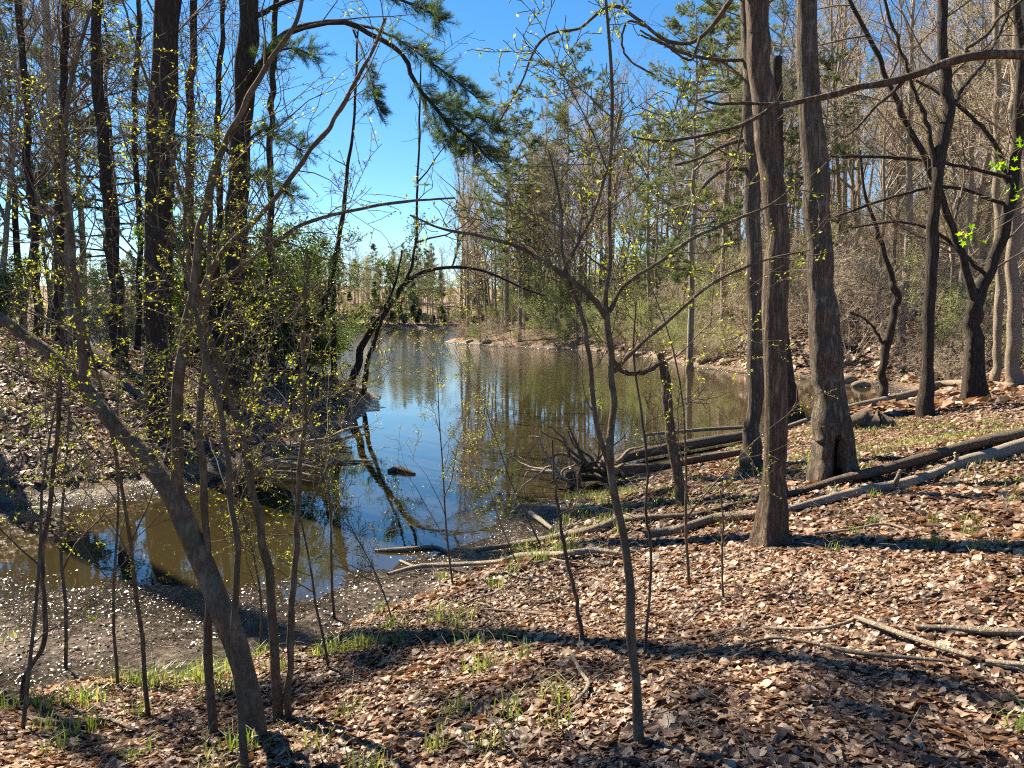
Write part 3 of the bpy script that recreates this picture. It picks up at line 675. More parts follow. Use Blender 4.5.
def hero(name, label, cat, stems, mat, Y=None, group=None, C=None, nbr=0, brL=None, t0=.45, seed=1, leaf=None, sides=18, ridge=.06, flare=0.0, hollow=None,
         dY=0, twig=None, limb_br=0, bias=None, kink=1.0):
    rng = np.random.RandomState(seed); out, tips = {}, []
    P0, R0 = stem(stems[0], Y, dY=dY, kink=kink); Yb = P0[0, 1]
    base = Vector(P0[0]); root = thing(name, label, cat, group, base)
    b = np.array(base)
    me, (tp, tr) = trunk_mesh('trunk', P0 - b, R0, mat, sides, ridge, flare, hollow, seed)
    link('trunk', me, root)
    if nbr: spawn(rng, tp, tr, brL or (tp[-1, 2] - tp[0, 2]) * .5, 0, dict(C, ratio=[1] + C['ratio'][1:]), out, tips, t0=t0, nch=nbr, bias=bias)
    for k, s in enumerate(stems[1:]):
        # a limb leaves the trunk or another limb: same distance as the wood it grows from
        px, py = s[0][0], s[0][1]; best = min(range(len(P0)), key=lambda i: abs(P0[i, 2] - P(px, py, P0[i, 1]).z) + .2 * abs(P0[i, 0] - P(px, py, P0[i, 1]).x))
        lp, lr = stem([(q[0], q[1], q[2] * .82) for q in s], P0[best, 1], dY=rng.uniform(-.25, .35) * min(2.5, Yb * .12), ground=False)
        me, (q, r) = trunk_mesh('limb', lp - b, lr, mat, max(6, sides // 2), ridge, seed=seed + k)
        link('limb', me, root)
        if limb_br:
            LL = np.linalg.norm(np.diff(q, axis=0), axis=1).sum()
            spawn(rng, q, r, LL, 1 if C['max'] > 1 else 0, dict(C, ratio=[.5, .42, .5, .4]), out, tips, t0=.12, nch=limb_br, bias=bias)
    fine = [x for l in out for x in out[l]]
    if fine:
        fine = [(p, r) for p, r in fine]
        by1 = [x for l in out if l <= 1 for x in out[l]]; by2 = [x for l in out if l > 1 for x in out[l]]
        V1, Q1, _ = tubes(by1 or by2[:1], 6, cap=False); V2, Q2, _ = tubes(by2 or by1[:1], 4, cap=False)
        link('crown', mesh_np('crown', np.concatenate([V1, V2]), [Q1, Q2 + len(V1)], twig or M_TWIG_NEAR), root)
    if leaf and tips:
        m, cnt, size, jit = leaf; tpz = np.array(tips); k = rng.choice(len(tpz), min(cnt, 3 * len(tpz)))
        V, F, ti = leaf_quads(rng, tpz[k], size, jit, wid=.5); link('leaves', mesh_np('leaves', V, [F], m, tint=ti, smooth=False), root)
    return root

# --- right bank
hero('tree', 'straight brown-barked tree in front of the logs, nearest big trunk on the right bank', 'tree',
     [[(771, 545, 29.6), (774, 505, 25.2), (775, 450, 24.4), (774, 380, 23.5), (776, 300, 24.4), (777, 250, 24.4), (774, 200, 23.5), (768, 150, 24.4), (763, 100, 23.5), (759, 50, 23.5), (758, 0, 22.6), (754, -90, 21.8), (748, -300, 17.4)],
      [(757, -40, 7), (735, -5, 6), (700, 38, 5), (670, 42, 4.5), (645, 25, 4), (612, 6, 4), (580, 28, 3.5), (553, 33, 3), (535, 50, 3), (520, 85, 2.5), (500, 120, 2)],
      [(648, 27, 3), (628, 22, 2.5), (622, 45, 2.5), (632, 62, 2), (655, 75, 2)],
      [(700, 38, 3.5), (690, 60, 3), (665, 45, 2.5), (640, 35, 2)]],
     M_BARK_BROWN, flare=.7, sides=30, C=CMID, nbr=7, t0=.8, brL=2.6, seed=3)
hero('tree', 'thick grey-brown tree with a dark rotted hollow at its foot', 'tree',
     [[(836, 480, 38), (834, 455, 37), (832, 430, 34), (828, 380, 30), (824, 330, 27), (821, 280, 24.5), (817, 220, 23), (813, 150, 21.5), (809, 80, 20), (806, 0, 19), (802, -90, 18), (797, -350, 14)]],
     M_BARK_GREY, flare=.34, sides=44, hollow=(.12, .78, 4.55, .42), C=CMID, nbr=7, t0=.78, brL=3, seed=5)
hero('tree', 'slim dark straight tree on the bank just left of the nearest brown trunk', 'tree',
     [[(751, 470, 21.6), (752, 445, 17.1), (755, 380, 16.2), (755, 300, 15.3), (753, 200, 15.3), (751, 100, 15.3), (749, 0, 14.4), (747, -90, 13.5), (745, -300, 9.9)],
      [(750, 60, 5), (720, 60, 4.5), (690, 55, 4), (660, 42, 3), (640, 30, 2)],
      [(752, 170, 5), (725, 170, 4), (705, 185, 3.5), (690, 205, 3), (680, 230, 2)],
      [(752, 138, 5), (725, 145, 4), (700, 158, 3.5), (675, 165, 3)]],
     M_BARK_GREY, flare=.4, sides=22, C=CMID, nbr=9, t0=.5, brL=2.4, seed=8)
hero('snag', 'dark broken-topped dead trunk behind the two big right-hand trees', 'dead tree',
     [[(790, 424, 25), (786, 390, 19), (782, 350, 16), (780, 300, 14), (779, 200, 10), (778, 120, 9), (777, 57, 9)]],
     M_BARK_DARK, flare=.35, sides=16, seed=9, kink=.2)
hero('tree', 'slender dark crooked tree standing over the curved log', 'tree',
     [[(927, 410, 17), (929, 370, 12), (931, 300, 11), (934, 240, 11), (937, 180, 11), (949, 110, 12), (944, 60, 10), (943, 0, 9), (945, -60, 8), (940, -200, 5)],
      [(935, 170, 6), (926, 120, 6), (916, 95, 5), (905, 60, 4), (890, 20, 3.5), (880, -20, 3)],
      [(948, 115, 6), (965, 85, 5), (985, 60, 4), (1005, 20, 3.5), (1020, -30, 3)]],
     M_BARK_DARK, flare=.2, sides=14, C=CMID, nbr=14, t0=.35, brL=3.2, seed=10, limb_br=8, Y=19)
hero('tree', 'forked dark tree at the right-hand end of the curved log', 'tree',
     [[(977, 392, 24), (974, 350, 16), (973, 320, 15), (977, 300, 14), (990, 270, 11), (1003, 230, 11), (1012, 190, 10), (1018, 140, 10), (1019, 100, 9), (1022, 50, 8), (1015, 0, 6), (1008, -60, 4)],
      [(976, 305, 11), (964, 262, 9), (946, 210, 8), (928, 165, 8), (905, 120, 7), (890, 85, 6), (870, 40, 5), (845, -10, 4)],
      [(1012, 192, 7), (998, 150, 6), (975, 120, 5), (950, 100, 4), (915, 80, 3)],
      [(1011, 178, 5), (960, 166, 4.5), (900, 158, 4), (830, 156, 3)],
      [(1008, 205, 5), (950, 187, 4.5), (900, 195, 3.5), (835, 217, 2.5)],
      [(986, 275, 5), (940, 235, 4), (900, 222, 3), (850, 228, 2)]],
     M_BARK_DARK, flare=.25, sides=14, C=CMID, nbr=14, t0=.35, brL=3.4, seed=12, limb_br=11, Y=21)
hero('tree', 'small sinuous tree at the water end of the curved log', 'tree',
     [[(887, 406, 10), (884, 380, 8), (886, 350, 8), (893, 320, 8), (897, 300, 7), (894, 285, 7), (888, 265, 5), (880, 240, 5), (874, 222, 4), (864, 190, 3), (860, 150, 2.5)],
      [(886, 352, 4), (878, 335, 3.5), (866, 320, 3), (850, 312, 2.5)]],
     M_BARK_DARK, flare=.2, sides=12, C=CMID, nbr=10, t0=.4, brL=2.2, seed=13, limb_br=5, Y=24)
hero('tree', 'thin pale sunlit trunk right behind the forked dark tree', 'tree',
     [[(996, 388, 9), (998, 340, 8), (1000, 280, 8), (998, 200, 7), (996, 120, 6), (997, 0, 5), (997, -90, 4)]],
     M_DEAD, sides=10, C=CMID, nbr=12, t0=.3, brL=2.5, seed=14, Y=26, twig=M_TWIG)
hero('tree', 'pale tan trunk at the right edge of the photo', 'tree',
     [[(1014, 396, 15), (1013, 340, 13), (1013, 260, 12), (1015, 180, 11), (1017, 100, 11), (1019, 0, 10), (1020, -90, 8)]],
     M_DEAD, sides=14, C=CMID, nbr=9, t0=.4, brL=2.6, seed=15, Y=24, twig=M_TWIG, flare=.2)
hero('snag', 'snapped crooked stump leaning over the bank with a hooked side branch', 'dead tree',
     [[(684, 506, 14.4), (680, 485, 11), (673, 450, 10.2), (668, 410, 10.2), (665, 375, 9.35), (660, 352, 6.8)],
      [(663, 362, 6), (650, 369, 7), (636, 373, 7), (622, 371, 6), (615, 362, 5), (607, 351, 4)]],
     M_BARK_BROWN, sides=16, ridge=.06, flare=.25, seed=16, kink=.35)
# tree just outside the frame whose bough reaches across the upper right
r = hero('tree', 'maple with a long bare bough reaching in from the right at the top', 'tree',
     [[(1185, 640, 70), (1180, 500, 62), (1172, 300, 56), (1165, 100, 50), (1160, -100, 45), (1150, -400, 34)],
      [(1165, 60, 22), (1110, 52, 16), (1060, 52, 13), (1024, 54, 12), (985, 55, 10.5), (950, 62, 10), (915, 75, 9), (880, 84, 8), (850, 89, 8), (825, 97, 7), (795, 103, 7), (770, 110, 6), (745, 124, 4.5), (720, 131, 4), (690, 138, 3.5), (660, 141, 3), (634, 137, 2)],
      [(978, 55, 5), (965, 50, 4.5), (985, 36, 4), (1000, 18, 4), (1015, 6, 3.5), (1035, -10, 3)],
      [(908, 77, 4.5), (892, 93, 4), (874, 108, 3.5), (860, 125, 3), (845, 137, 2)],
      [(795, 103, 5), (770, 104, 4), (745, 103, 4), (720, 104, 3.5), (704, 101, 2.5)],
      [(757, 115, 3), (745, 122, 3), (741, 135, 2.5), (738, 150, 2)]],
     M_BARK_BROWN, Y=4.4, sides=22, C=CNEAR, nbr=0, seed=17, flare=.1)
def lobed(rng, c, s, tint):
    """one maple leaf, slightly cupped, hanging on a short stalk"""
    rad = [.25, .9, .45, .85, .4, 1.0, .4, .85, .45, .9]; n = len(rad)
    M = np.linalg.qr(rng.normal(0, 1, (3, 3)))[0]; V = [np.zeros(3)]
    for i, q in enumerate(rad):
        a = -math.pi / 2 + i * 2 * math.pi / n; V.append(np.array([math.cos(a) * q, math.sin(a) * q, .25 * q * q]) * s * .5)
    return np.array(V) @ M.T + c, np.array([[0, i + 1, (i + 1) % n + 1] for i in range(n)]), np.full(n + 1, tint)
def maple_leaves(root, spots, seed=4):
    rng = np.random.RandomState(seed); Vs, Fs, ts, o = [], [], [], 0; b = np.array(root.location); tw = []
    for px, py, Y, cnt, sp in spots:
        c0 = np.array(P(px, py, Y)); a0 = np.array(P(px + 90, py - 40, Y + .2))
        tw.append((catmull([a0 - b, (a0 + c0) / 2 + [0, 0, .04] - b, c0 - b], 8), np.linspace(.006, .002, 8)))
        for i in range(cnt):
            c = c0 + rng.normal(0, sp, 3); V, F, t = lobed(rng, c - b, rng.uniform(.035, .065), rng.rand())
            tw.append((np.array([c0 - b, (c0 + c) / 2 - b + [0, 0, .01], c - b]), np.full(3, .0012)))
            Vs.append(V); Fs.append(F + o); ts.append(t); o += len(V)
    link('leaves', mesh_np('leaves', np.concatenate(Vs), [np.concatenate(Fs)], M_MAPLE, tint=np.concatenate(ts), smooth=False), root)
    link('crown', tube_mesh('crown', [x for x in tw if len(x[0]) == 8] + [x for x in tw if len(x[0]) == 3], M_TWIG_NEAR, 5), root)
maple_leaves(r, [(1004, 158, 4.4, 9, .035), (1022, 148, 4.3, 7, .035), (975, 242, 4.5, 8, .035), (1020, 190, 4.2, 5, .03), (1022, 115, 4.3, 3, .03), (962, 240, 4.5, 4, .02)])

# --- saplings in the foreground
BUDS = (M_BUD, 1500, .017, .012)
hero('sapling', 'forked grey sapling with spreading twigs in the middle of the foreground', 'sapling',
     [[(641, 750, 10.8), (637, 690, 10.1), (632, 640, 9.36), (630, 590, 9.72), (624, 540, 8.64), (614, 490, 8.28), (611, 450, 7.92), (614, 410, 7.2), (612, 370, 6.84), (608, 330, 6.48), (607, 305, 5.04), (610, 250, 3.96), (610, 180, 3.6), (613, 100, 3.24), (606, 0, 2.88), (600, -80, 2.16)],
      [(608, 320, 8), (590, 296, 7), (560, 272, 6), (520, 248, 5), (480, 236, 4), (440, 228, 3), (410, 215, 2)],
      [(609, 312, 6), (625, 285, 5), (660, 262, 5), (690, 240, 4.5), (730, 222, 4), (770, 205, 3), (800, 180, 2)],
      [(614, 372, 5.5), (640, 345, 5), (675, 315, 4.5), (710, 285, 4), (760, 262, 3), (810, 250, 2)],
      [(612, 470, 8), (600, 440, 7), (593, 400, 6.5), (588, 350, 6), (580, 310, 5.5), (570, 285, 4.5), (562, 250, 3.5), (560, 200, 3), (548, 150, 2)],
      [(562, 275, 4.5), (580, 240, 4), (597, 205, 3.5), (608, 165, 3), (622, 110, 2)]],
     M_BARK_SMOOTH, C=CNEAR, nbr=7, brL=.85, t0=.62, seed=21, limb_br=7, leaf=(M_BUD, 1700, .018, .004), sides=14, ridge=.04, dY=.1)
hero('sapling', 'thin dead leaning stalk left of the middle sapling', 'sapling',
     [[(586, 647, 5.1), (576, 600, 4.25), (567, 560, 3.82), (560, 520, 3.4), (555, 485, 2.55), (552, 440, 1.7)]], M_BARK_BROWN, C=CNEAR, nbr=3, brL=.3, t0=.4, seed=22, sides=8)
hero('sapling', 'hair-thin stem rising just right of the middle sapling', 'sapling',
     [[(643, 660, 3.5), (650, 590, 3), (650, 540, 3), (645, 512, 3), (648, 470, 2.5), (641, 410, 2.5), (634, 360, 2), (636, 300, 1.8)]], M_BARK_BROWN, C=CNEAR, nbr=9, brL=.6, t0=.2, seed=23, sides=6, leaf=(M_BUD, 160, .018, .012))
hero('sapling', 'short thin budding shoot below the nearest brown trunk', 'sapling',
     [[(724, 602, 2.5), (722, 560, 2), (723, 520, 2), (720, 490, 1.5)]], M_BARK_SMOOTH, C=CNEAR, nbr=6, brL=.35, t0=.3, seed=24, sides=6, leaf=(M_BUD, 60, .025, .01))

hero('leaning_tree', 'smooth grey tree leaning out to the left from the foreground and forking', 'tree',
     [[(256, 742, 25.1), (249, 690, 22.9), (226, 620, 22.9), (200, 560, 22.9), (177, 503, 21.4), (150, 463, 17.7), (115, 425, 15.5), (85, 388, 14), (45, 350, 11.1), (0, 318, 8.86), (-60, 270, 6.64), (-110, 230, 4.43)],
      [(178, 508, 17), (176, 440, 14), (180, 370, 13), (190, 310, 11.5), (198, 250, 10), (207, 200, 9), (222, 150, 8), (245, 105, 7), (270, 62, 6), (300, 10, 5), (310, -70, 3)],
      [(86, 392, 11), (80, 340, 10), (76, 290, 8), (70, 230, 6.5), (62, 170, 6), (70, 90, 5), (90, 10, 4)],
      [(190, 312, 9), (225, 250, 7), (262, 213, 6), (300, 165, 6), (330, 125, 5.5), (352, 88, 5), (372, 52, 4), (385, 18, 3)],
      [(193, 290, 7), (230, 275, 5.5), (262, 252, 5), (300, 226, 4.5), (345, 212, 4), (400, 202, 3.2), (455, 198, 2.2)],
      [(200, 245, 7), (180, 190, 5), (165, 130, 4), (140, 60, 3), (120, -10, 2)]],
     M_BARK_SMOOTH, C=CNEAR, nbr=5, brL=.9, t0=.45, seed=25, limb_br=8, leaf=(M_BUD, 3000, .018, .004), sides=22, ridge=.035, flare=.15, dY=.5)
GS = 'thin stems beside the leaning tree'
hero('sapling', 'thin straight stem just left of the leaning tree foot', 'sapling',
     [[(211, 738, 11), (209, 640, 9), (208, 560, 8.5), (203, 500, 8), (200, 420, 7.5), (206, 350, 7), (208, 260, 5), (215, 170, 4)]], M_BARK_SMOOTH, C=CNEAR, nbr=10, brL=.8, t0=.4, seed=26, sides=10, leaf=(M_BUD, 600, .019, .004))
hero('sapling', 'thin grey stem crossing in front of the leaning tree foot', 'sapling',
     [[(246, 780, 9.6), (239, 700, 7.6), (235, 640, 7.2), (237, 560, 6.4), (232, 500, 6), (222, 420, 5.6), (203, 345, 4.8), (190, 290, 4), (172, 220, 3.2)]], M_BARK_SMOOTH, C=CNEAR, nbr=10, brL=.8, t0=.4, seed=27, sides=10, leaf=(M_BUD, 600, .019, .004))
hero('sapling', 'thicker bowed stem just right of the leaning tree foot', 'sapling',
     [[(277, 725, 11.9), (276, 650, 9.35), (268, 580, 8.5), (257, 510, 8.07), (243, 440, 7.65), (224, 380, 6.8), (208, 330, 5.95), (195, 285, 5.1), (185, 230, 4.25), (190, 150, 3.4)]], M_BARK_SMOOTH, C=CNEAR, nbr=10, brL=.9, t0=.35, seed=28, sides=10, leaf=(M_BUD, 600, .019, .004))
hero('sapling', 'rightmost thin stem of the leaning tree clump', 'sapling',
     [[(287, 724, 8), (290, 640, 7), (295, 560, 6), (300, 480, 5), (305, 400, 4), (303, 330, 3), (310, 260, 2.5)]], M_BARK_SMOOTH, C=CNEAR, nbr=10, brL=.8, t0=.35, seed=29, sides=8, leaf=(M_BUD, 350, .018, .012))
hero('sapling', 'crooked wiry stem at the far left over the mud', 'sapling',
     [[(19, 708, 5), (24, 680, 4.5), (44, 640, 5), (43, 590, 4), (42, 560, 4.5), (50, 500, 4), (58, 420, 4), (62, 330, 3.5), (56, 260, 3), (55, 150, 2)]], M_BARK_BROWN, C=CNEAR, nbr=9, brL=.8, t0=.45, seed=30, sides=8, leaf=(M_BUD, 380, .019, .012))
# young budding shrubs that fill the near shore
def sapl(px, py, h, seed, label, lean=(0, 0), n=500, Y=None, size=.017):
    g_ = G(px, py); rng = np.random.RandomState(seed); out, tips = {}, []
    root = thing('budding_sapling', label, 'sapling', None, (g_.x, g_.y, g_.z))
    d = norm(np.array([lean[0], lean[1], 1.0])); grow(rng, [0, 0, -.08], d, h, .004 + .0028 * h, 0, dict(CNEAR, n=[14, 9, 7, 5], nch=[13, 6, 4, 0], t0=[.18, .15, .12, 0], ratio=[.36, .5, .5, .4]), out, tips)
    link('stem', tube_mesh('stem', out[0], M_BARK_SMOOTH, 8), root)
    link('crown', tube_mesh('crown', out[1] + out[2] + out.get(3, []), M_TWIG_NEAR, 4, cap=False), root)
    t_ = np.array(tips); V, F, ti = leaf_quads(rng, t_[rng.choice(len(t_), int(n * 1.7))], size * 1.15, .004, wid=.5); link('leaves', mesh_np('leaves', V, [F], M_BUD, tint=ti, smooth=False), root)
for a in [(330, 672, 2.6, 51, 'small budding sapling right of the leaning tree clump', (-.1, 0)),
          (118, 690, 3.4, 52, 'budding sapling left of the leaning tree at the edge of the mud', (-.05, .1), 650),
          (20, 735, 3.2, 53, 'budding sapling in the bottom left corner of the photo', (.05, .1), 650),
          (395, 628, 1.7, 54, 'low budding sapling on the grassy shore in front of the water sticks', (-.1, .1), 260),
          (545, 548, 2.7, 55, 'budding shrub at the waterline below the fallen root mass', (-.35, 0), 700),
          (520, 566, 1.5, 56, 'low twiggy shoot at the waterline left of the long stick', (-.3, 0), 250),
          (260, 655, 3.3, 57, 'budding sapling behind the leaning tree at the mud edge', (.05, .05), 700),
          (170, 480, 3.4, 58, 'budding shrub at the foot of the leafy left bank', (.2, -.1), 160, None, .026),
          (250, 458, 2.8, 59, 'budding shrub over the driftwood pile on the left shore', (.3, -.1), 200, None, .028),
          (325, 425, 2.0, 60, 'budding shrub low on the spit bank', (.3, -.1), 350, None, .035),
          (150, 722, 4.2, 64, 'tall budding sapling between the mud sapling and the leaning tree foot', (-.12, .1), 600),
          (65, 668, 4.4, 66, 'tall budding sapling standing in the pale mud at the left', (0, .05), 600),
          (335, 620, 4.4, 67, 'tall budding whip at the mud edge right of the stem clump', (-.15, .1), 700),
          (455, 590, 3.2, 68, 'slender budding whip at the shore below the long pale branch', (-.1, 0), 700),
          (690, 590, 3.4, 69, 'slender budding whip between the middle sapling and nearest brown trunk', (-.12, .05), 700),
          (40, 470, 3.6, 70, 'budding shrub low on the leafy bank at the left edge', (.1, -.1), 160, None, .026)]: sapl(*a)

# --- trees on the spit and the left bank
CFAR2 = dict(CNEAR, rmin=.007, rk=.011, nch=[10, 6, 4, 0])
hero('arching_tree', 'dark tree on the spit arching far out over the water to the right', 'tree',
     [[(350, 392, 9.36), (356, 370, 7.92), (363, 345, 6.84), (375, 325, 6.12), (390, 305, 5.4), (402, 287, 5.04), (415, 275, 4.32), (440, 268, 3.6), (470, 268, 3.02), (495, 275, 2.59), (520, 287, 2.16), (545, 296, 1.58)],
      [(404, 285, 4), (412, 262, 3.6), (417, 230, 3.2), (417, 190, 2.8), (419, 150, 2.5), (420, 100, 2.2), (421, 60, 1.6)],
      [(452, 268, 2.6), (457, 250, 2.2), (458, 232, 1.8)]],
     M_BARK_DARK, Y=29, C=CFAR2, nbr=12, brL=2.0, t0=.25, seed=61, limb_br=6, sides=10, leaf=(M_BUD_FAR, 350, .07, .06), twig=M_BARK_DARK)
hero('tree', 'tall thin dark trunk on the spit left of the arching tree', 'tree',
     [[(334, 382, 7.2), (334, 350, 5.6), (333, 320, 5.2), (334, 290, 4.8), (337, 250, 4.4), (343, 210, 4), (348, 170, 3.36), (354, 120, 2.88), (356, 80, 2.4), (358, 30, 1.6)]],
     M_BARK_DARK, Y=29, C=CFAR2, nbr=16, brL=2.2, t0=.25, seed=62, sides=8, leaf=(M_BUD_FAR, 400, .07, .06), twig=M_BARK_DARK)
hero('tree', 'thin leaning stem close against the foot of the arching tree', 'tree',
     [[(362, 394, 6), (368, 360, 5), (378, 330, 4), (386, 305, 3.2), (396, 280, 2.4), (402, 250, 1.8)]],
     M_BARK_DARK, Y=28.6, C=CFAR2, nbr=12, brL=1.8, t0=.2, seed=63, sides=8, leaf=(M_HOLLY, 900, .10, .12), twig=M_BARK_DARK)
hero('tree', 'dark trunk slanting right beside the evergreens on the spit', 'tree',
     [[(297, 380, 10), (305, 350, 8), (318, 325, 7), (326, 300, 5.5), (333, 270, 4), (338, 240, 3)]],
     M_BARK_DARK, Y=27, C=CFAR2, nbr=14, brL=1.8, t0=.2, seed=64, sides=8, leaf=(M_HOLLY, 1500, .10, .13), twig=M_BARK_DARK)
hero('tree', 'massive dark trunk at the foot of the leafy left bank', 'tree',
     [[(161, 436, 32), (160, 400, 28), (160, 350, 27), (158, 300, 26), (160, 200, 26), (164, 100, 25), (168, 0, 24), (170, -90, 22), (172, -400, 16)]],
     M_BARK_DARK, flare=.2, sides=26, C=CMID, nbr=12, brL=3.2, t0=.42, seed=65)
LBK = [((118, 350, 20), (116, 300, 16), (110, 230, 14), (103, 150, 13), (98, 60, 12), (95, -90, 10), 20, 'dark slightly bowed trunk on the left bank ridge'),
       ((271, 372, 10), (270, 300, 9), (270, 200, 8), (271, 120, 8), (274, 40, 7), (276, -80, 6), 25, 'slim straight trunk among the evergreens on the spit'),
       ((188, 372, 11), (189, 300, 10), (190, 200, 9), (190, 120, 9), (193, 20, 8), (195, -80, 7), 22, 'slim dark trunk right behind the massive dark one'),
       ((57, 322, 12), (58, 250, 10), (61, 180, 9), (64, 110, 9), (66, 20, 8), (68, -80, 7), 21, 'slim grey trunk on the ridge between the bowed trunk and the left edge'),
       ((36, 318, 11), (36, 250, 9), (30, 180, 9), (27, 110, 8), (20, 20, 8), (12, -80, 7), 23, 'slim trunk leaning left near the left edge'),
       ((214, 372, 9), (215, 300, 8), (219, 200, 8), (217, 120, 7), (222, 20, 6), (224, -80, 5), 24, 'thin trunk between the massive dark one and the pine'),
       ((137, 345, 8), (139, 280, 7), (138, 200, 7), (135, 120, 6), (139, 20, 6), (140, -80, 5), 26, 'thin trunk between the bowed trunk and the massive dark one')]
for k, row in enumerate(LBK):
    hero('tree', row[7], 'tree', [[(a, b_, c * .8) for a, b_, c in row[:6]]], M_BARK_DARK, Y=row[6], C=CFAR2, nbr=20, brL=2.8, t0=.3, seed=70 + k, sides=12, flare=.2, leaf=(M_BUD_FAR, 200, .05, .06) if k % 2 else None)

# the pine whose long limb hangs over the gap of sky
def needle_limb(rng, path, Y, dY, b, dens=1.0, spread=.55, t0=.3):
    pts, rad = stem(path, Y, dY=dY, ground=False); pts = pts - b; rad = rad * .72
    L = np.linalg.norm(np.diff(pts, axis=0), axis=1).sum(); tw, pos, dr = [], [], []
    n = len(pts)
    for k in range(int(L * 13 * dens)):
        u = rng.uniform(t0, 1) * (n - 1.01); i = int(u); q = pts[i] + (pts[i + 1] - pts[i]) * (u - i)
        sd = side_dir(rng, norm(pts[i + 1] - pts[i]), R(rng.uniform(25, 70))); sd = norm(sd + [.25, 0, .12]); l = spread * rng.uniform(.4, 1.2)
        e = q + sd * l + np.array([0, 0, -.03]); tw.append((np.array([q, (q + e) / 2 + rng.normal(0, .02, 3), e]), np.array([.007, .005, .003])))
        for v in np.linspace(.35, 1, 6): pos.append(q + (e - q) * v); dr.append(norm(sd + [0, 0, .2]))
    return (pts, rad), tw, pos, dr
def hero_pine():
    stemp = [(233, 372, 23), (234, 300, 20), (237, 200, 19), (243, 100, 18), (249, 0, 17), (252, -90, 15), (256, -300, 10)]
    P0, R0 = stem(stemp, 19); root = thing('pine_tree', 'dark pine whose long needled limb hangs across the sky gap', 'pine tree', None, Vector(P0[0])); b = P0[0].copy()
    link('trunk', trunk_mesh('trunk', P0 - b, R0, M_BARK_DARK, 18, .06, .2, seed=4)[0], root)
    rng = np.random.RandomState(77)
    paths = [([(244, 108, 9), (258, 72, 9), (275, 45, 9), (300, 28, 8.5), (340, 22, 8), (365, 30, 7), (390, 43, 7), (405, 58, 6.5), (413, 78, 6), (426, 97, 5.5), (442, 115, 5), (458, 130, 4), (476, 145, 3), (492, 163, 2)], .62, 1.1, .50),
             ([(345, 23, 4), (372, 28, 4), (400, 40, 3.5), (425, 58, 3), (450, 76, 2.5), (478, 98, 2)], .3, 1.5, .42),
             ([(428, 98, 3.5), (450, 104, 3), (475, 116, 2.5), (500, 128, 2)], .1, 1.9, .4),
             ([(424, 95, 3.5), (428, 120, 3), (445, 140, 2.5), (462, 155, 2)], .3, 1.3, .3),
             ([(248, 20, 7), (290, 0, 6), (340, -14, 5), (390, -4, 4), (425, 10, 3), (440, 22, 2)], .45, 1.0, .4),
             ([(240, 150, 5), (262, 130, 4), (282, 138, 3), (300, 150, 2)], .2, 1.2, .45),
             ([(240, 95, 5), (262, 60, 4), (290, 48, 3), (315, 56, 2)], .25, 1.2, .5),
             ([(352, 28, 3), (364, 55, 3), (372, 85, 2), (378, 110, 1.6)], .45, .9, .3),
             ([(238, 190, 4), (255, 175, 4), (275, 180, 3), (292, 196, 2)], .2, 1.2, .45),
             ([(236, 160, 5), (215, 140, 4), (190, 135, 3), (170, 145, 2)], .25, .9, .45)]
    lim, tw, pos, dr = [], [], [], []
    for path, t0, dens, sp in paths:
        a, t_, p_, d_ = needle_limb(rng, path, 19, -2.5, b, dens, sp, t0); lim.append(a); tw += t_; pos += p_; dr += d_
    for a in lim: link('limb', tube_mesh('limb', [a], M_BARK_DARK, 8, .1), root)
    link('crown', tube_mesh('crown', tw, M_BARK_DARK, 4, cap=False), root)
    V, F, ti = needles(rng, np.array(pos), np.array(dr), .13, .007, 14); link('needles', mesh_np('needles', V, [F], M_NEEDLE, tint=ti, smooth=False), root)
hero_pine()
# tall trees left of the frame; their trunks and crowns shade the mud and the foreground
hero('tree', 'large tree on the left bank outside the frame that shades the mud', 'tree',
     [[(-92, 345, 36), (-92, 300, 30), (-90, 200, 28), (-90, 0, 26), (-88, -300, 20), (-86, -600, 10)]], M_BARK_DARK, Y=17.5, sides=18, C=CMID, nbr=8, brL=4, t0=.6, seed=91, flare=.2)
for i, (x, y, s) in enumerate([(-14.9, 16.2, 1.1)]):
    o = make_pine(93 + i, 22 * s, .24, 'tall pine standing beyond the left edge of the photo', t0=.5, mat=M_NEEDLE, bm=M_BARK_DARK, spread=.14, nl=30)
    o.location = (x, y, hz(x, y))
print('heroes')

# ------------------------------------------------------------------ fallen wood
def log(name, label, cat, pxs, mat, sides=12, ridge=.07, sink=.25, n=30, group=None, water=True, lift=0, twigs=0, seed=0):
    a = np.array(pxs, float); q = []
    for x, y, w_ in a:
        g_ = G(x, y + w_ * .35, 0.0 if water else -9); r = w_ / 2 / FPX * g_.y; q.append((g_.x, g_.y, g_.z + r * (1 - 2 * sink) + lift, r))
    q = catmull(np.array(q), n); b = q[0, :3].copy(); root = thing(name, label, cat, group, Vector(b))
    me, (p_, r_) = trunk_mesh('trunk', q[:, :3] - b, np.maximum(q[:, 3], .004), mat, sides, ridge, seed=seed, dense=1.2)
    me.name = 'trunk' if cat != 'stick' else 'wood'
    link(me.name, me, root)
    if twigs:
        rng = np.random.RandomState(seed)
        for t_ in (.25, .45, .62, .8):
            out, tips = {}, []
            spawn(rng, p_, r_, twigs, 2, dict(CNEAR, nch=[0, 0, 1, 0], ratio=[1, 1, 1, 1], t0=[0, 0, 0, 0], rmin=.003, rk=.012, up=[0, 0, 0, .1]), out, tips, t0=t_ - .05, nch=1)
            link('twig', tube_mesh('twig', out[3], mat, 5), root)
    return root
log('fallen_log', 'thick fallen trunk lying from the slim dark tree down into the water', 'log', [(752, 437, 9.46), (700, 446, 10.3), (650, 455, 10.3), (618, 463, 9.46)], M_DEAD_DARK, lift=.1, seed=1)
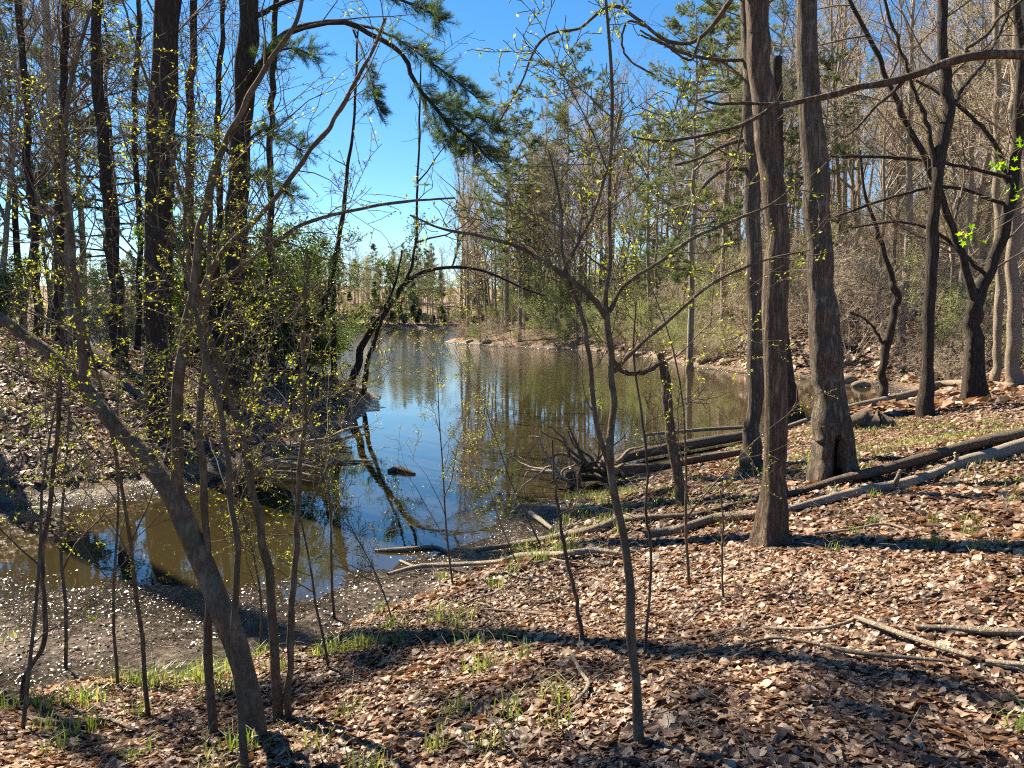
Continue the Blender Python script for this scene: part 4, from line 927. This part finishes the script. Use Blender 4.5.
log('fallen_log', 'thin pole lying just above the thick fallen trunk at the water', 'log', [(748, 431, 3.5), (700, 434, 3.5), (645, 439, 3)], M_DEAD, lift=.12, seed=2)
rt = log('uprooted_tree', 'rotting fallen trunk ending in a dark tangle of roots at the water', 'log', [(745, 457, 6), (690, 466, 8), (645, 474, 10), (605, 478, 13), (565, 482, 10)], M_DEAD_DARK, sides=16, ridge=.16, lift=.12, seed=3)
def stubs(root, cnt, seed, L=.16):
    rng = np.random.RandomState(seed); tr = [c for c in bpy.data.objects if c.parent == root and c.name.startswith('trunk')][0]
    n = len(tr.data.vertices); v = np.empty(n * 3, np.float32); tr.data.vertices.foreach_get('co', v); v = v.reshape(-1, 3); c0 = v.mean(0)
    for k in range(cnt):
        p = v[rng.randint(n // 8, n - n // 8)]; near = v[np.argsort(np.linalg.norm(v - p, axis=1))[:60]].mean(0)
        d = norm(p - near + [0, 0, .05]); 
        if d[2] < -.1: d[2] *= -1
        l = L * rng.uniform(.5, 1.6); r = rng.uniform(.012, .028)
        q = np.array([p - d * .03, p + d * l * .5 + rng.normal(0, .01, 3), p + d * l + rng.normal(0, .02, 3)])
        link('branch_stub', tube_mesh('branch_stub', [(q, np.array([r * 1.4, r, r * .75]))], tr.data.materials[0], 7, .3), root)
def roots(root, px, py, seed, cnt, L, mat, up=0.0):
    rng = np.random.RandomState(seed); b = np.array(root.location); c = G(px, py, 0); c = np.array(c) + [0, 0, .3]
    for k in range(cnt):
        az = rng.uniform(0, 6.28); d = norm(np.array([math.cos(az) - .35, math.sin(az) * .6, rng.uniform(-.35, .6) + up])); out = {}
        p = [c + rng.normal(0, .08, 3) - b]
        for i in range(7): d = norm(d + rng.normal(0, .28, 3)); p.append(p[-1] + d * L * rng.uniform(.6, 1.2) / 7)
        link('root', tube_mesh('root', [(catmull(p, 14), np.linspace(rng.uniform(.025, .06), .006, 14))], mat, 7, .2), root)
roots(rt, 588, 486, 5, 17, 1.25, M_DEAD_DARK); roots(rt, 612, 484, 6, 9, .9, M_DEAD); roots(rt, 560, 488, 8, 8, 1.1, M_DEAD_PALE, -.05)
_l2 = log('fallen_log', 'long curved fallen log running behind the hollow tree to the right', 'log', [(770, 434, 4.3), (810, 421, 6.02), (845, 411, 7.74), (872, 405, 8.6), (900, 399, 8.6), (920, 393, 7.74), (936, 387, 7.74), (970, 385, 7.74), (1012, 388, 6.88)], M_DEAD, sink=-.1, seed=7)
stubs(_l2, 5, 3)
r2 = log('stump', 'dark rotten stump chunk under the curved log', 'stump', [(846, 424, 12), (862, 420, 20), (880, 420, 18), (892, 424, 8)], M_DEAD_DARK, ridge=.25, seed=8)
_l3 = log('fallen_log', 'long dark fallen log starting behind the hollow tree and running to the right edge', 'log', [(690, 520, 3.44), (745, 507, 5.16), (790, 498, 6.02), (840, 484, 7.74), (870, 477, 10.3), (920, 463, 11.2), (970, 449, 11.2), (1024, 437, 11.2), (1070, 428, 10.3)], M_DEAD_DARK, seed=9, ridge=.16, lift=.05, sink=.08)
stubs(_l3, 6, 4)
_l4 = log('fallen_log', 'pale barkless log in front of the long dark one', 'log', [(790, 513, 5.16), (830, 502, 7.74), (860, 495, 8.6), (900, 488, 9.46), (925, 480, 7.74), (940, 474, 6.88), (962, 465, 9.46), (985, 460, 11.2), (1024, 448, 11.2), (1070, 438, 10.3)], M_DEAD_PALE, seed=10, ridge=.16, lift=.04, sink=.08)
stubs(_l4, 6, 5)
log('fallen_log', 'brown log lying in front of the nearest brown trunk', 'log', [(645, 540, 7), (680, 534, 9), (715, 524, 10), (760, 519, 9), (790, 514, 6)], M_DEAD, seed=11, ridge=.1, lift=.05, sink=.05)
log('fallen_branch', 'crooked grey branch running from the bank down into the water', 'branch', [(476, 554, 4), (520, 547, 6), (560, 540, 7), (600, 531, 7), (618, 523, 8), (640, 522, 6), (665, 520, 5), (700, 518, 4)], M_DEAD, seed=12, twigs=.3, lift=.04, sink=.0)
log('fallen_branch', 'short curved branch just below the root tangle', 'branch', [(576, 505, 5), (600, 510, 5), (625, 514, 4), (645, 521, 3)], M_DEAD_PALE, seed=13)
log('stick', 'short bent stick below the brown log', 'stick', [(636, 562, 3), (655, 556, 4), (668, 548, 5), (676, 541, 4)], M_DEAD, seed=14, n=14)
log('fallen_branch', 'long pale forked branch lying in the shallows', 'branch', [(388, 579, 3.5), (420, 572, 5), (460, 570, 5), (500, 567, 5), (520, 561, 6), (560, 560, 6), (595, 557, 6), (628, 560, 4)], M_DEAD_PALE, sink=-.2, seed=15, twigs=.25, lift=.045)
log('stick', 'short forked end stick touching the pale branch in the water', 'stick', [(400, 561, 2.5), (410, 565, 3), (420, 571, 3)], M_DEAD_PALE, seed=16, n=12)
log('floating_log', 'small floating log in the middle of the cove shallows', 'log', [(375, 551, 3), (392, 550, 5), (412, 549, 6), (434, 547, 4), (447, 551, 3)], M_DEAD, sink=.2, seed=17)
log('floating_log', 'tiny dark log floating further out off the spit', 'log', [(388, 471, 3), (398, 469, 6), (406, 471, 5), (415, 474, 2)], M_DEAD_DARK, sink=.1, seed=18)
log('stick', 'pale straight stick pointing down to the right on the leaves', 'stick', [(855, 627, 5), (885, 640, 6), (930, 655, 6), (972, 668, 5)], M_DEAD_PALE, seed=19, sink=-.4, lift=.04)
log('stick', 'thin stick running left from the pale straight one', 'stick', [(765, 636, 3), (815, 637, 3.5), (845, 632, 3.5), (857, 626, 3)], M_DEAD_PALE, seed=20, sink=-.4, lift=.04)
log('stick', 'long thin wavy stick below the other sticks on the leaves', 'stick', [(684, 662, 3), (730, 656, 3), (775, 647, 3.5), (810, 652, 4), (850, 663, 5), (895, 668, 4.5), (950, 671, 3)], M_DEAD, seed=21, sink=-.4, lift=.04)
log('stick', 'split grey stick at the right edge above the lowest one', 'stick', [(915, 634, 5), (960, 637, 8), (1000, 639, 9), (1040, 641, 9)], M_DEAD, seed=22, ridge=.2, lift=.04)
log('stick', 'lowest thick stick at the right edge', 'stick', [(985, 671, 6), (1010, 675, 8), (1045, 678, 9)], M_DEAD_PALE, seed=23, ridge=.15, lift=.04)
log('stick', 'pale crooked twig lying left of the middle sapling foot', 'stick', [(570, 660, 4), (580, 680, 4), (588, 695, 4), (575, 712, 3)], M_DEAD_PALE, seed=24, sink=-.4, lift=.04, n=14)
log('stick', 'bowed stick on the grass in the bottom left corner', 'stick', [(20, 718, 3), (40, 728, 5), (75, 731, 5), (110, 727, 4), (137, 736, 3)], M_DEAD, seed=25, sink=-.3, lift=.03)
log('stick', 'thin stick on the shaded leaves under the pale log', 'stick', [(815, 540, 2.5), (850, 536, 2.5), (885, 530, 2.5), (915, 538, 2)], M_DEAD_PALE, seed=26, sink=-.5, lift=.04)
log('stick', 'upright pale branch leaning at the bottom of the root tangle', 'stick', [(530, 515, 5), (540, 522, 5), (552, 532, 4)], M_DEAD_PALE, seed=27, lift=.04, n=12)
log('fallen_log', 'old log lying down the leafy left bank', 'log', [(72, 344, 9), (95, 352, 11), (118, 366, 10)], M_DEAD_DARK, seed=28, ridge=.12, n=16)
log('fallen_log', 'second old log lower down the leafy left bank', 'log', [(100, 372, 8), (122, 386, 9), (148, 400, 7)], M_DEAD_DARK, seed=29, ridge=.12, n=16)
rng = np.random.RandomState(31)
for k in range(13):
    x = rng.uniform(235, 335); y = rng.uniform(440, 474); a = rng.uniform(-.35, .25); L = rng.uniform(22, 60)
    log('driftwood', 'bare grey stick in the driftwood pile on the left shore', 'driftwood', [(x, y, 2.5), (x + L * .5, y + L * .5 * a + rng.uniform(-4, 4), 3.2), (x + L, y + L * a, 2)], M_DEAD_PALE, sides=7, seed=40 + k, n=10, group='driftwood pile on the left shore', lift=rng.uniform(0, .25))

rng = np.random.RandomState(77)
for k in range(22):
    x = rng.uniform(430, 640); y = 610 - (x - 430) * .42 + rng.uniform(-25, 38); a = rng.uniform(-.5, .4); L = rng.uniform(18, 75)
    log('fallen_branch', 'thin fallen branch among the debris along the near shore', 'branch', [(x, y, 1.8), (x + L * .3, y + L * .3 * a + rng.uniform(-3, 3), 2.2), (x + L * .7, y + L * .6 * a + rng.uniform(-4, 4), 2.2), (x + L, y + L * a, 1.2)], [M_DEAD, M_DEAD_DARK, M_DEAD_PALE][k % 3], sides=6, seed=80 + k, n=14, group='thin branches in the shore debris', lift=rng.uniform(.02, .07), twigs=.22)
# stones along the far bank
def stone(px, py, s, seed, label):
    rng = np.random.RandomState(seed); g_ = G(px, py); n, m = 9, 14; V = []
    for i in range(n):
        for j in range(m):
            a, bb = math.pi * i / (n - 1), 2 * math.pi * j / m
            p = np.array([math.sin(a) * math.cos(bb), math.sin(a) * math.sin(bb) * .7, math.cos(a) * .5]); f = 1 + .25 * (vnoise(np.array([p[0] * 2 + seed]), np.array([p[1] * 2 + p[2] * 3]), 8)[0] - .5) * 2
            V.append(p * f * s)
    F = [(i * m + j, (i + 1) * m + j, (i + 1) * m + (j + 1) % m, i * m + (j + 1) % m) for i in range(n - 1) for j in range(m)]
    o = link('rock', mesh_np('rock', np.array(V), [np.array(F)], M_DEAD), loc=(g_.x, g_.y, g_.z + .1 * s)); tag(o, label, 'rock', 'rocks on the far bank')
for k, (px, py, s) in enumerate([(705, 362, .6), (728, 364, .45), (470, 342, .5), (488, 343, .7), (600, 351, .4), (640, 356, .5), (670, 360, .35), (848, 382, .5), (862, 386, .4)]):
    stone(px, py, s, k + 3, 'pale rounded rock at the foot of the bank across the cove')

# ------------------------------------------------------------------ leaf litter, grass, twigs on the ground: beyond counting
def scatter(n, rmin, rmax, amin, amax, rng, power=1.0):
    u = rng.rand(n); r = (rmin ** (2 - power) + u * (rmax ** (2 - power) - rmin ** (2 - power))) ** (1 / (2 - power))
    a = np.radians(rng.uniform(amin, amax, n)); return r * np.sin(a), r * np.cos(a)
def litter(name, label, n, rmin, rmax, amin, amax, size, seed, power, keep, detail=True, mat=None):
    rng = np.random.RandomState(seed); x, y = scatter(n, rmin, rmax, amin, amax, rng, power); z = H(x, y); ok = keep(x, y, z, rng)
    x, y, z = x[ok], y[ok], z[ok]; k = len(x)
    e = .03; sx = (H(x + e, y) - H(x - e, y)) / (2 * e); sy = (H(x, y + e) - H(x, y - e)) / (2 * e)
    if detail:
        st = np.array([0, .14, .32, .5, .7, .87, 1]); wd = np.array([0, .30, .24, .50, .30, .40, 0])
        st2 = np.array([0, .12, .3, .5, .7, .88, 1]); wd2 = np.array([0, .26, .45, .5, .42, .2, 0])
        kind = rng.rand(k) < .45
        S_ = np.where(kind[:, None], st, st2); W_ = np.where(kind[:, None], wd, wd2)
    else:
        S_ = np.tile([0, .3, .7, 1], (k, 1)); W_ = np.tile([0, .5, .42, 0], (k, 1))
    m = S_.shape[1]; L = size * np.clip(np.exp(rng.normal(-.05, .38, k)), .35, 2.1); asp = rng.uniform(.75, 1.15, k)
    fold = rng.uniform(-.05, .3, k); bend = rng.normal(.15, .32, k); tw = rng.normal(0, .5, k)
    Uc = (S_ - .5) * L[:, None]; hump = -bend[:, None] * L[:, None] * (2 * S_ - 1) ** 2 * .5 + .12 * bend[:, None] * L[:, None]
    inner = list(range(1, m - 1)); cols = []
    lay = []
    def pt(i, side):
        w_ = W_[:, i] * L * asp * side * rng.uniform(.85, 1.1, k); t_ = tw * (S_[:, i] - .5)
        return np.stack([Uc[:, i], w_ * np.cos(t_), hump[:, i] * -1 * -1 + np.abs(w_) * fold + w_ * np.sin(t_)], 1)
    pts = [pt(0, 0)] + [pt(i, s) for i in inner for s in (-1, 0, 1)] + [pt(m - 1, 0)]
    V = np.stack(pts, 1)      # k, nv, 3
    nv = V.shape[1]
    yaw = rng.uniform(0, 6.283, k); til = rng.normal(0, .22, k); rol = rng.normal(0, .26, k)
    def rot(V, ax, a):
        c, s = np.cos(a)[:, None], np.sin(a)[:, None]; i, j = [(1, 2), (2, 0), (0, 1)][ax]; W = V.copy(); W[..., i] = V[..., i] * c - V[..., j] * s; W[..., j] = V[..., i] * s + V[..., j] * c; return W
    flip = rng.rand(k) < .35; V[flip, :, 2] *= -1
    V = rot(rot(rot(V, 0, rol), 1, til), 2, yaw)
    V[..., 2] += V[..., 0] * sx[:, None] + V[..., 1] * sy[:, None]
    lo = V[..., 2].min(1); V[..., 2] += -lo[:, None] * .75
    V += np.stack([x, y, z + rng.uniform(-.004, .022, k)], 1)[:, None]
    o = (np.arange(k) * nv)[:, None, None]; tri = [(0, 1, 2), (0, 2, 3)]; b = 1 + (len(inner) - 1) * 3; tri += [(b, nv - 1, b + 1), (b + 1, nv - 1, b + 2)]
    quad = []
    for i in range(len(inner) - 1):
        a = 1 + 3 * i; quad += [(a, a + 3, a + 4, a + 1), (a + 1, a + 4, a + 5, a + 2)]
    T_ = (o + np.array(tri)[None]).reshape(-1, 3); Q_ = (o + np.array(quad)[None]).reshape(-1, 4)
    pn = vnoise(x / 1.3, y / 1.3, 12) * .25 - .12
    tint = np.repeat(np.clip(rng.beta(1.7, 1.9, k) + pn, 0, 1), nv)
    ob = link(name, mesh_np(name, V.reshape(-1, 3), [T_, Q_], mat or M_LITTER, tint=tint, smooth=False)); ob['kind'] = 'stuff'; tag(ob, label, 'leaves'); return k
def land(x, y, z, rng): return (z > .10) & (rng.rand(len(x)) < np.clip((z - .06) / .22, .10, 1) * np.where(vnoise(x / .9 + 4, y / .9, 14) > .72, .45, 1))
k1 = litter('leaf_litter', 'brown curled oak and beech leaves covering the near bank', 260000, 2.0, 7.5, -48, 48, .038, 1, .9, land)
k2 = litter('leaf_litter', 'brown dead leaves carpeting the bank further up to the logs', 150000, 7.5, 25, -12, 48, .06, 2, 1.1, land, False)
k3 = litter('leaf_litter', 'dead leaves carpeting the shaded slope left of the cove', 90000, 13, 30, -48, -12, .085, 3, 1.3, lambda x, y, z, r: (z > .25), False)
k4 = litter('leaf_litter', 'pale dead leaves on the sunny ground across the cove', 36000, 22, 70, -6, 42, .22, 4, 1.3, lambda x, y, z, r: (z > .25) , False)
k5 = litter('wet_glint_litter', 'glossy wet leaf flakes added on the mud flat for glints', 30000, 5.0, 16, -48, 8, .024, 5, 1.0, lambda x, y, z, r: (z < .15) & (z > -.02) & (vnoise(x / .5, y / .5, 31) > .25), False, M_WET_GLINT)
k6 = litter('leaf_litter', 'small broken bits of dead leaf between the whole leaves on the near bank', 170000, 2.0, 9, -48, 48, .022, 6, .9, land, False)
def blades(name, label, n_cl, per, rmin, rmax, amin, amax, h, seed, keep, spread=.06, wid=.004, power=1.0):
    rng = np.random.RandomState(seed); x, y = scatter(n_cl, rmin, rmax, amin, amax, rng, power); z = H(x, y); ok = keep(x, y, z, rng); x, y = x[ok], y[ok]
    x = np.repeat(x, per) + rng.normal(0, spread, len(x) * per); y = np.repeat(y, per) + rng.normal(0, spread, len(y) * per); z = H(x, y); k = len(x)
    L = h * rng.uniform(.4, 1.3, k); az = rng.uniform(0, 6.283, k); ln_ = rng.uniform(.1, .9, k); d = np.stack([np.cos(az), np.sin(az), np.zeros(k)], 1); s = np.stack([-np.sin(az), np.cos(az), np.zeros(k)], 1) * wid * rng.uniform(.6, 1.4, k)[:, None]
    b = np.stack([x, y, z - .005], 1); up = np.array([0, 0, 1.])
    m_ = b + d * (L * ln_ * .35)[:, None] + up * (L * .6)[:, None]; t = b + d * (L * ln_)[:, None] + up * (L * (1 - .35 * ln_))[:, None]
    V = np.stack([b - s, b + s, m_ - s * .8, m_ + s * .8, t], 1).reshape(-1, 3); o = (np.arange(k) * 5)[:, None]
    ob = link(name, mesh_np(name, V, [o + np.array([[0, 1, 3, 2]]), o + np.array([[2, 3, 4]])], M_GRASS, tint=np.repeat(rng.rand(k), 5), smooth=False)); ob['kind'] = 'stuff'; tag(ob, label, 'grass')
gz = lambda lo, hi, thr, sc: (lambda x, y, z, r: (z > lo) & (z < hi) & (vnoise(x / sc, y / sc + 3, 21) > thr))
blades('grass', 'fresh thin grass along the edge of the mud', 3800, 14, 5.2, 14, -48, 14, .17, 1, gz(.09, .55, .6, .5), .06, .0045)
blades('grass', 'scattered tufts of grass on the leafy bank', 300, 26, 3, 13, -45, 46, .16, 2, gz(.3, 3, .6, .8), .05)
blades('grass', 'thin green grass patches between the logs and far trees', 2600, 10, 9, 30, 6, 46, .13, 3, gz(.2, 2, .5, 1.6), .12, .007, 1.0)
blades('grass', 'weedy green growth along the left bank', 900, 12, 13, 28, -46, -12, .16, 4, gz(.15, 3, .6, 1.5), .14, .008)
def twiglitter():
    rng = np.random.RandomState(8); x, y = scatter(3200, 2.2, 14, -46, 46, rng, .9); z = H(x, y); ok = z > .03; pl = []
    for a, b_, c in zip(x[ok], y[ok], z[ok]):
        L = rng.uniform(.08, .45); az = rng.uniform(0, 6.283); d = np.array([math.cos(az), math.sin(az), rng.uniform(0, .25)]); p = np.array([a, b_, c + .015])
        q = [p, p + d * L * .35 + rng.normal(0, .012, 3), p + d * L * .7 + rng.normal(0, .02, 3), p + d * L]; hh = H([t[0] for t in q], [t[1] for t in q])
        for i in range(4): q[i] = np.array([q[i][0], q[i][1], max(q[i][2], hh[i] + .008)])
        pl.append((np.array(q), np.linspace(rng.uniform(.002, .005), .0012, 4)))
    o = link('fallen_twigs', tube_mesh('fallen_twigs', pl, M_DEAD, 5)); o['kind'] = 'stuff'; tag(o, 'small broken twigs strewn among the dead leaves', 'twigs')
twiglitter()
print('litter', k1, k2, k3, k4, k5)
for q in list(bpy.data.objects):
    for kk in ('_used', '_k'):
        if q.get(kk) is not None: del q[kk]
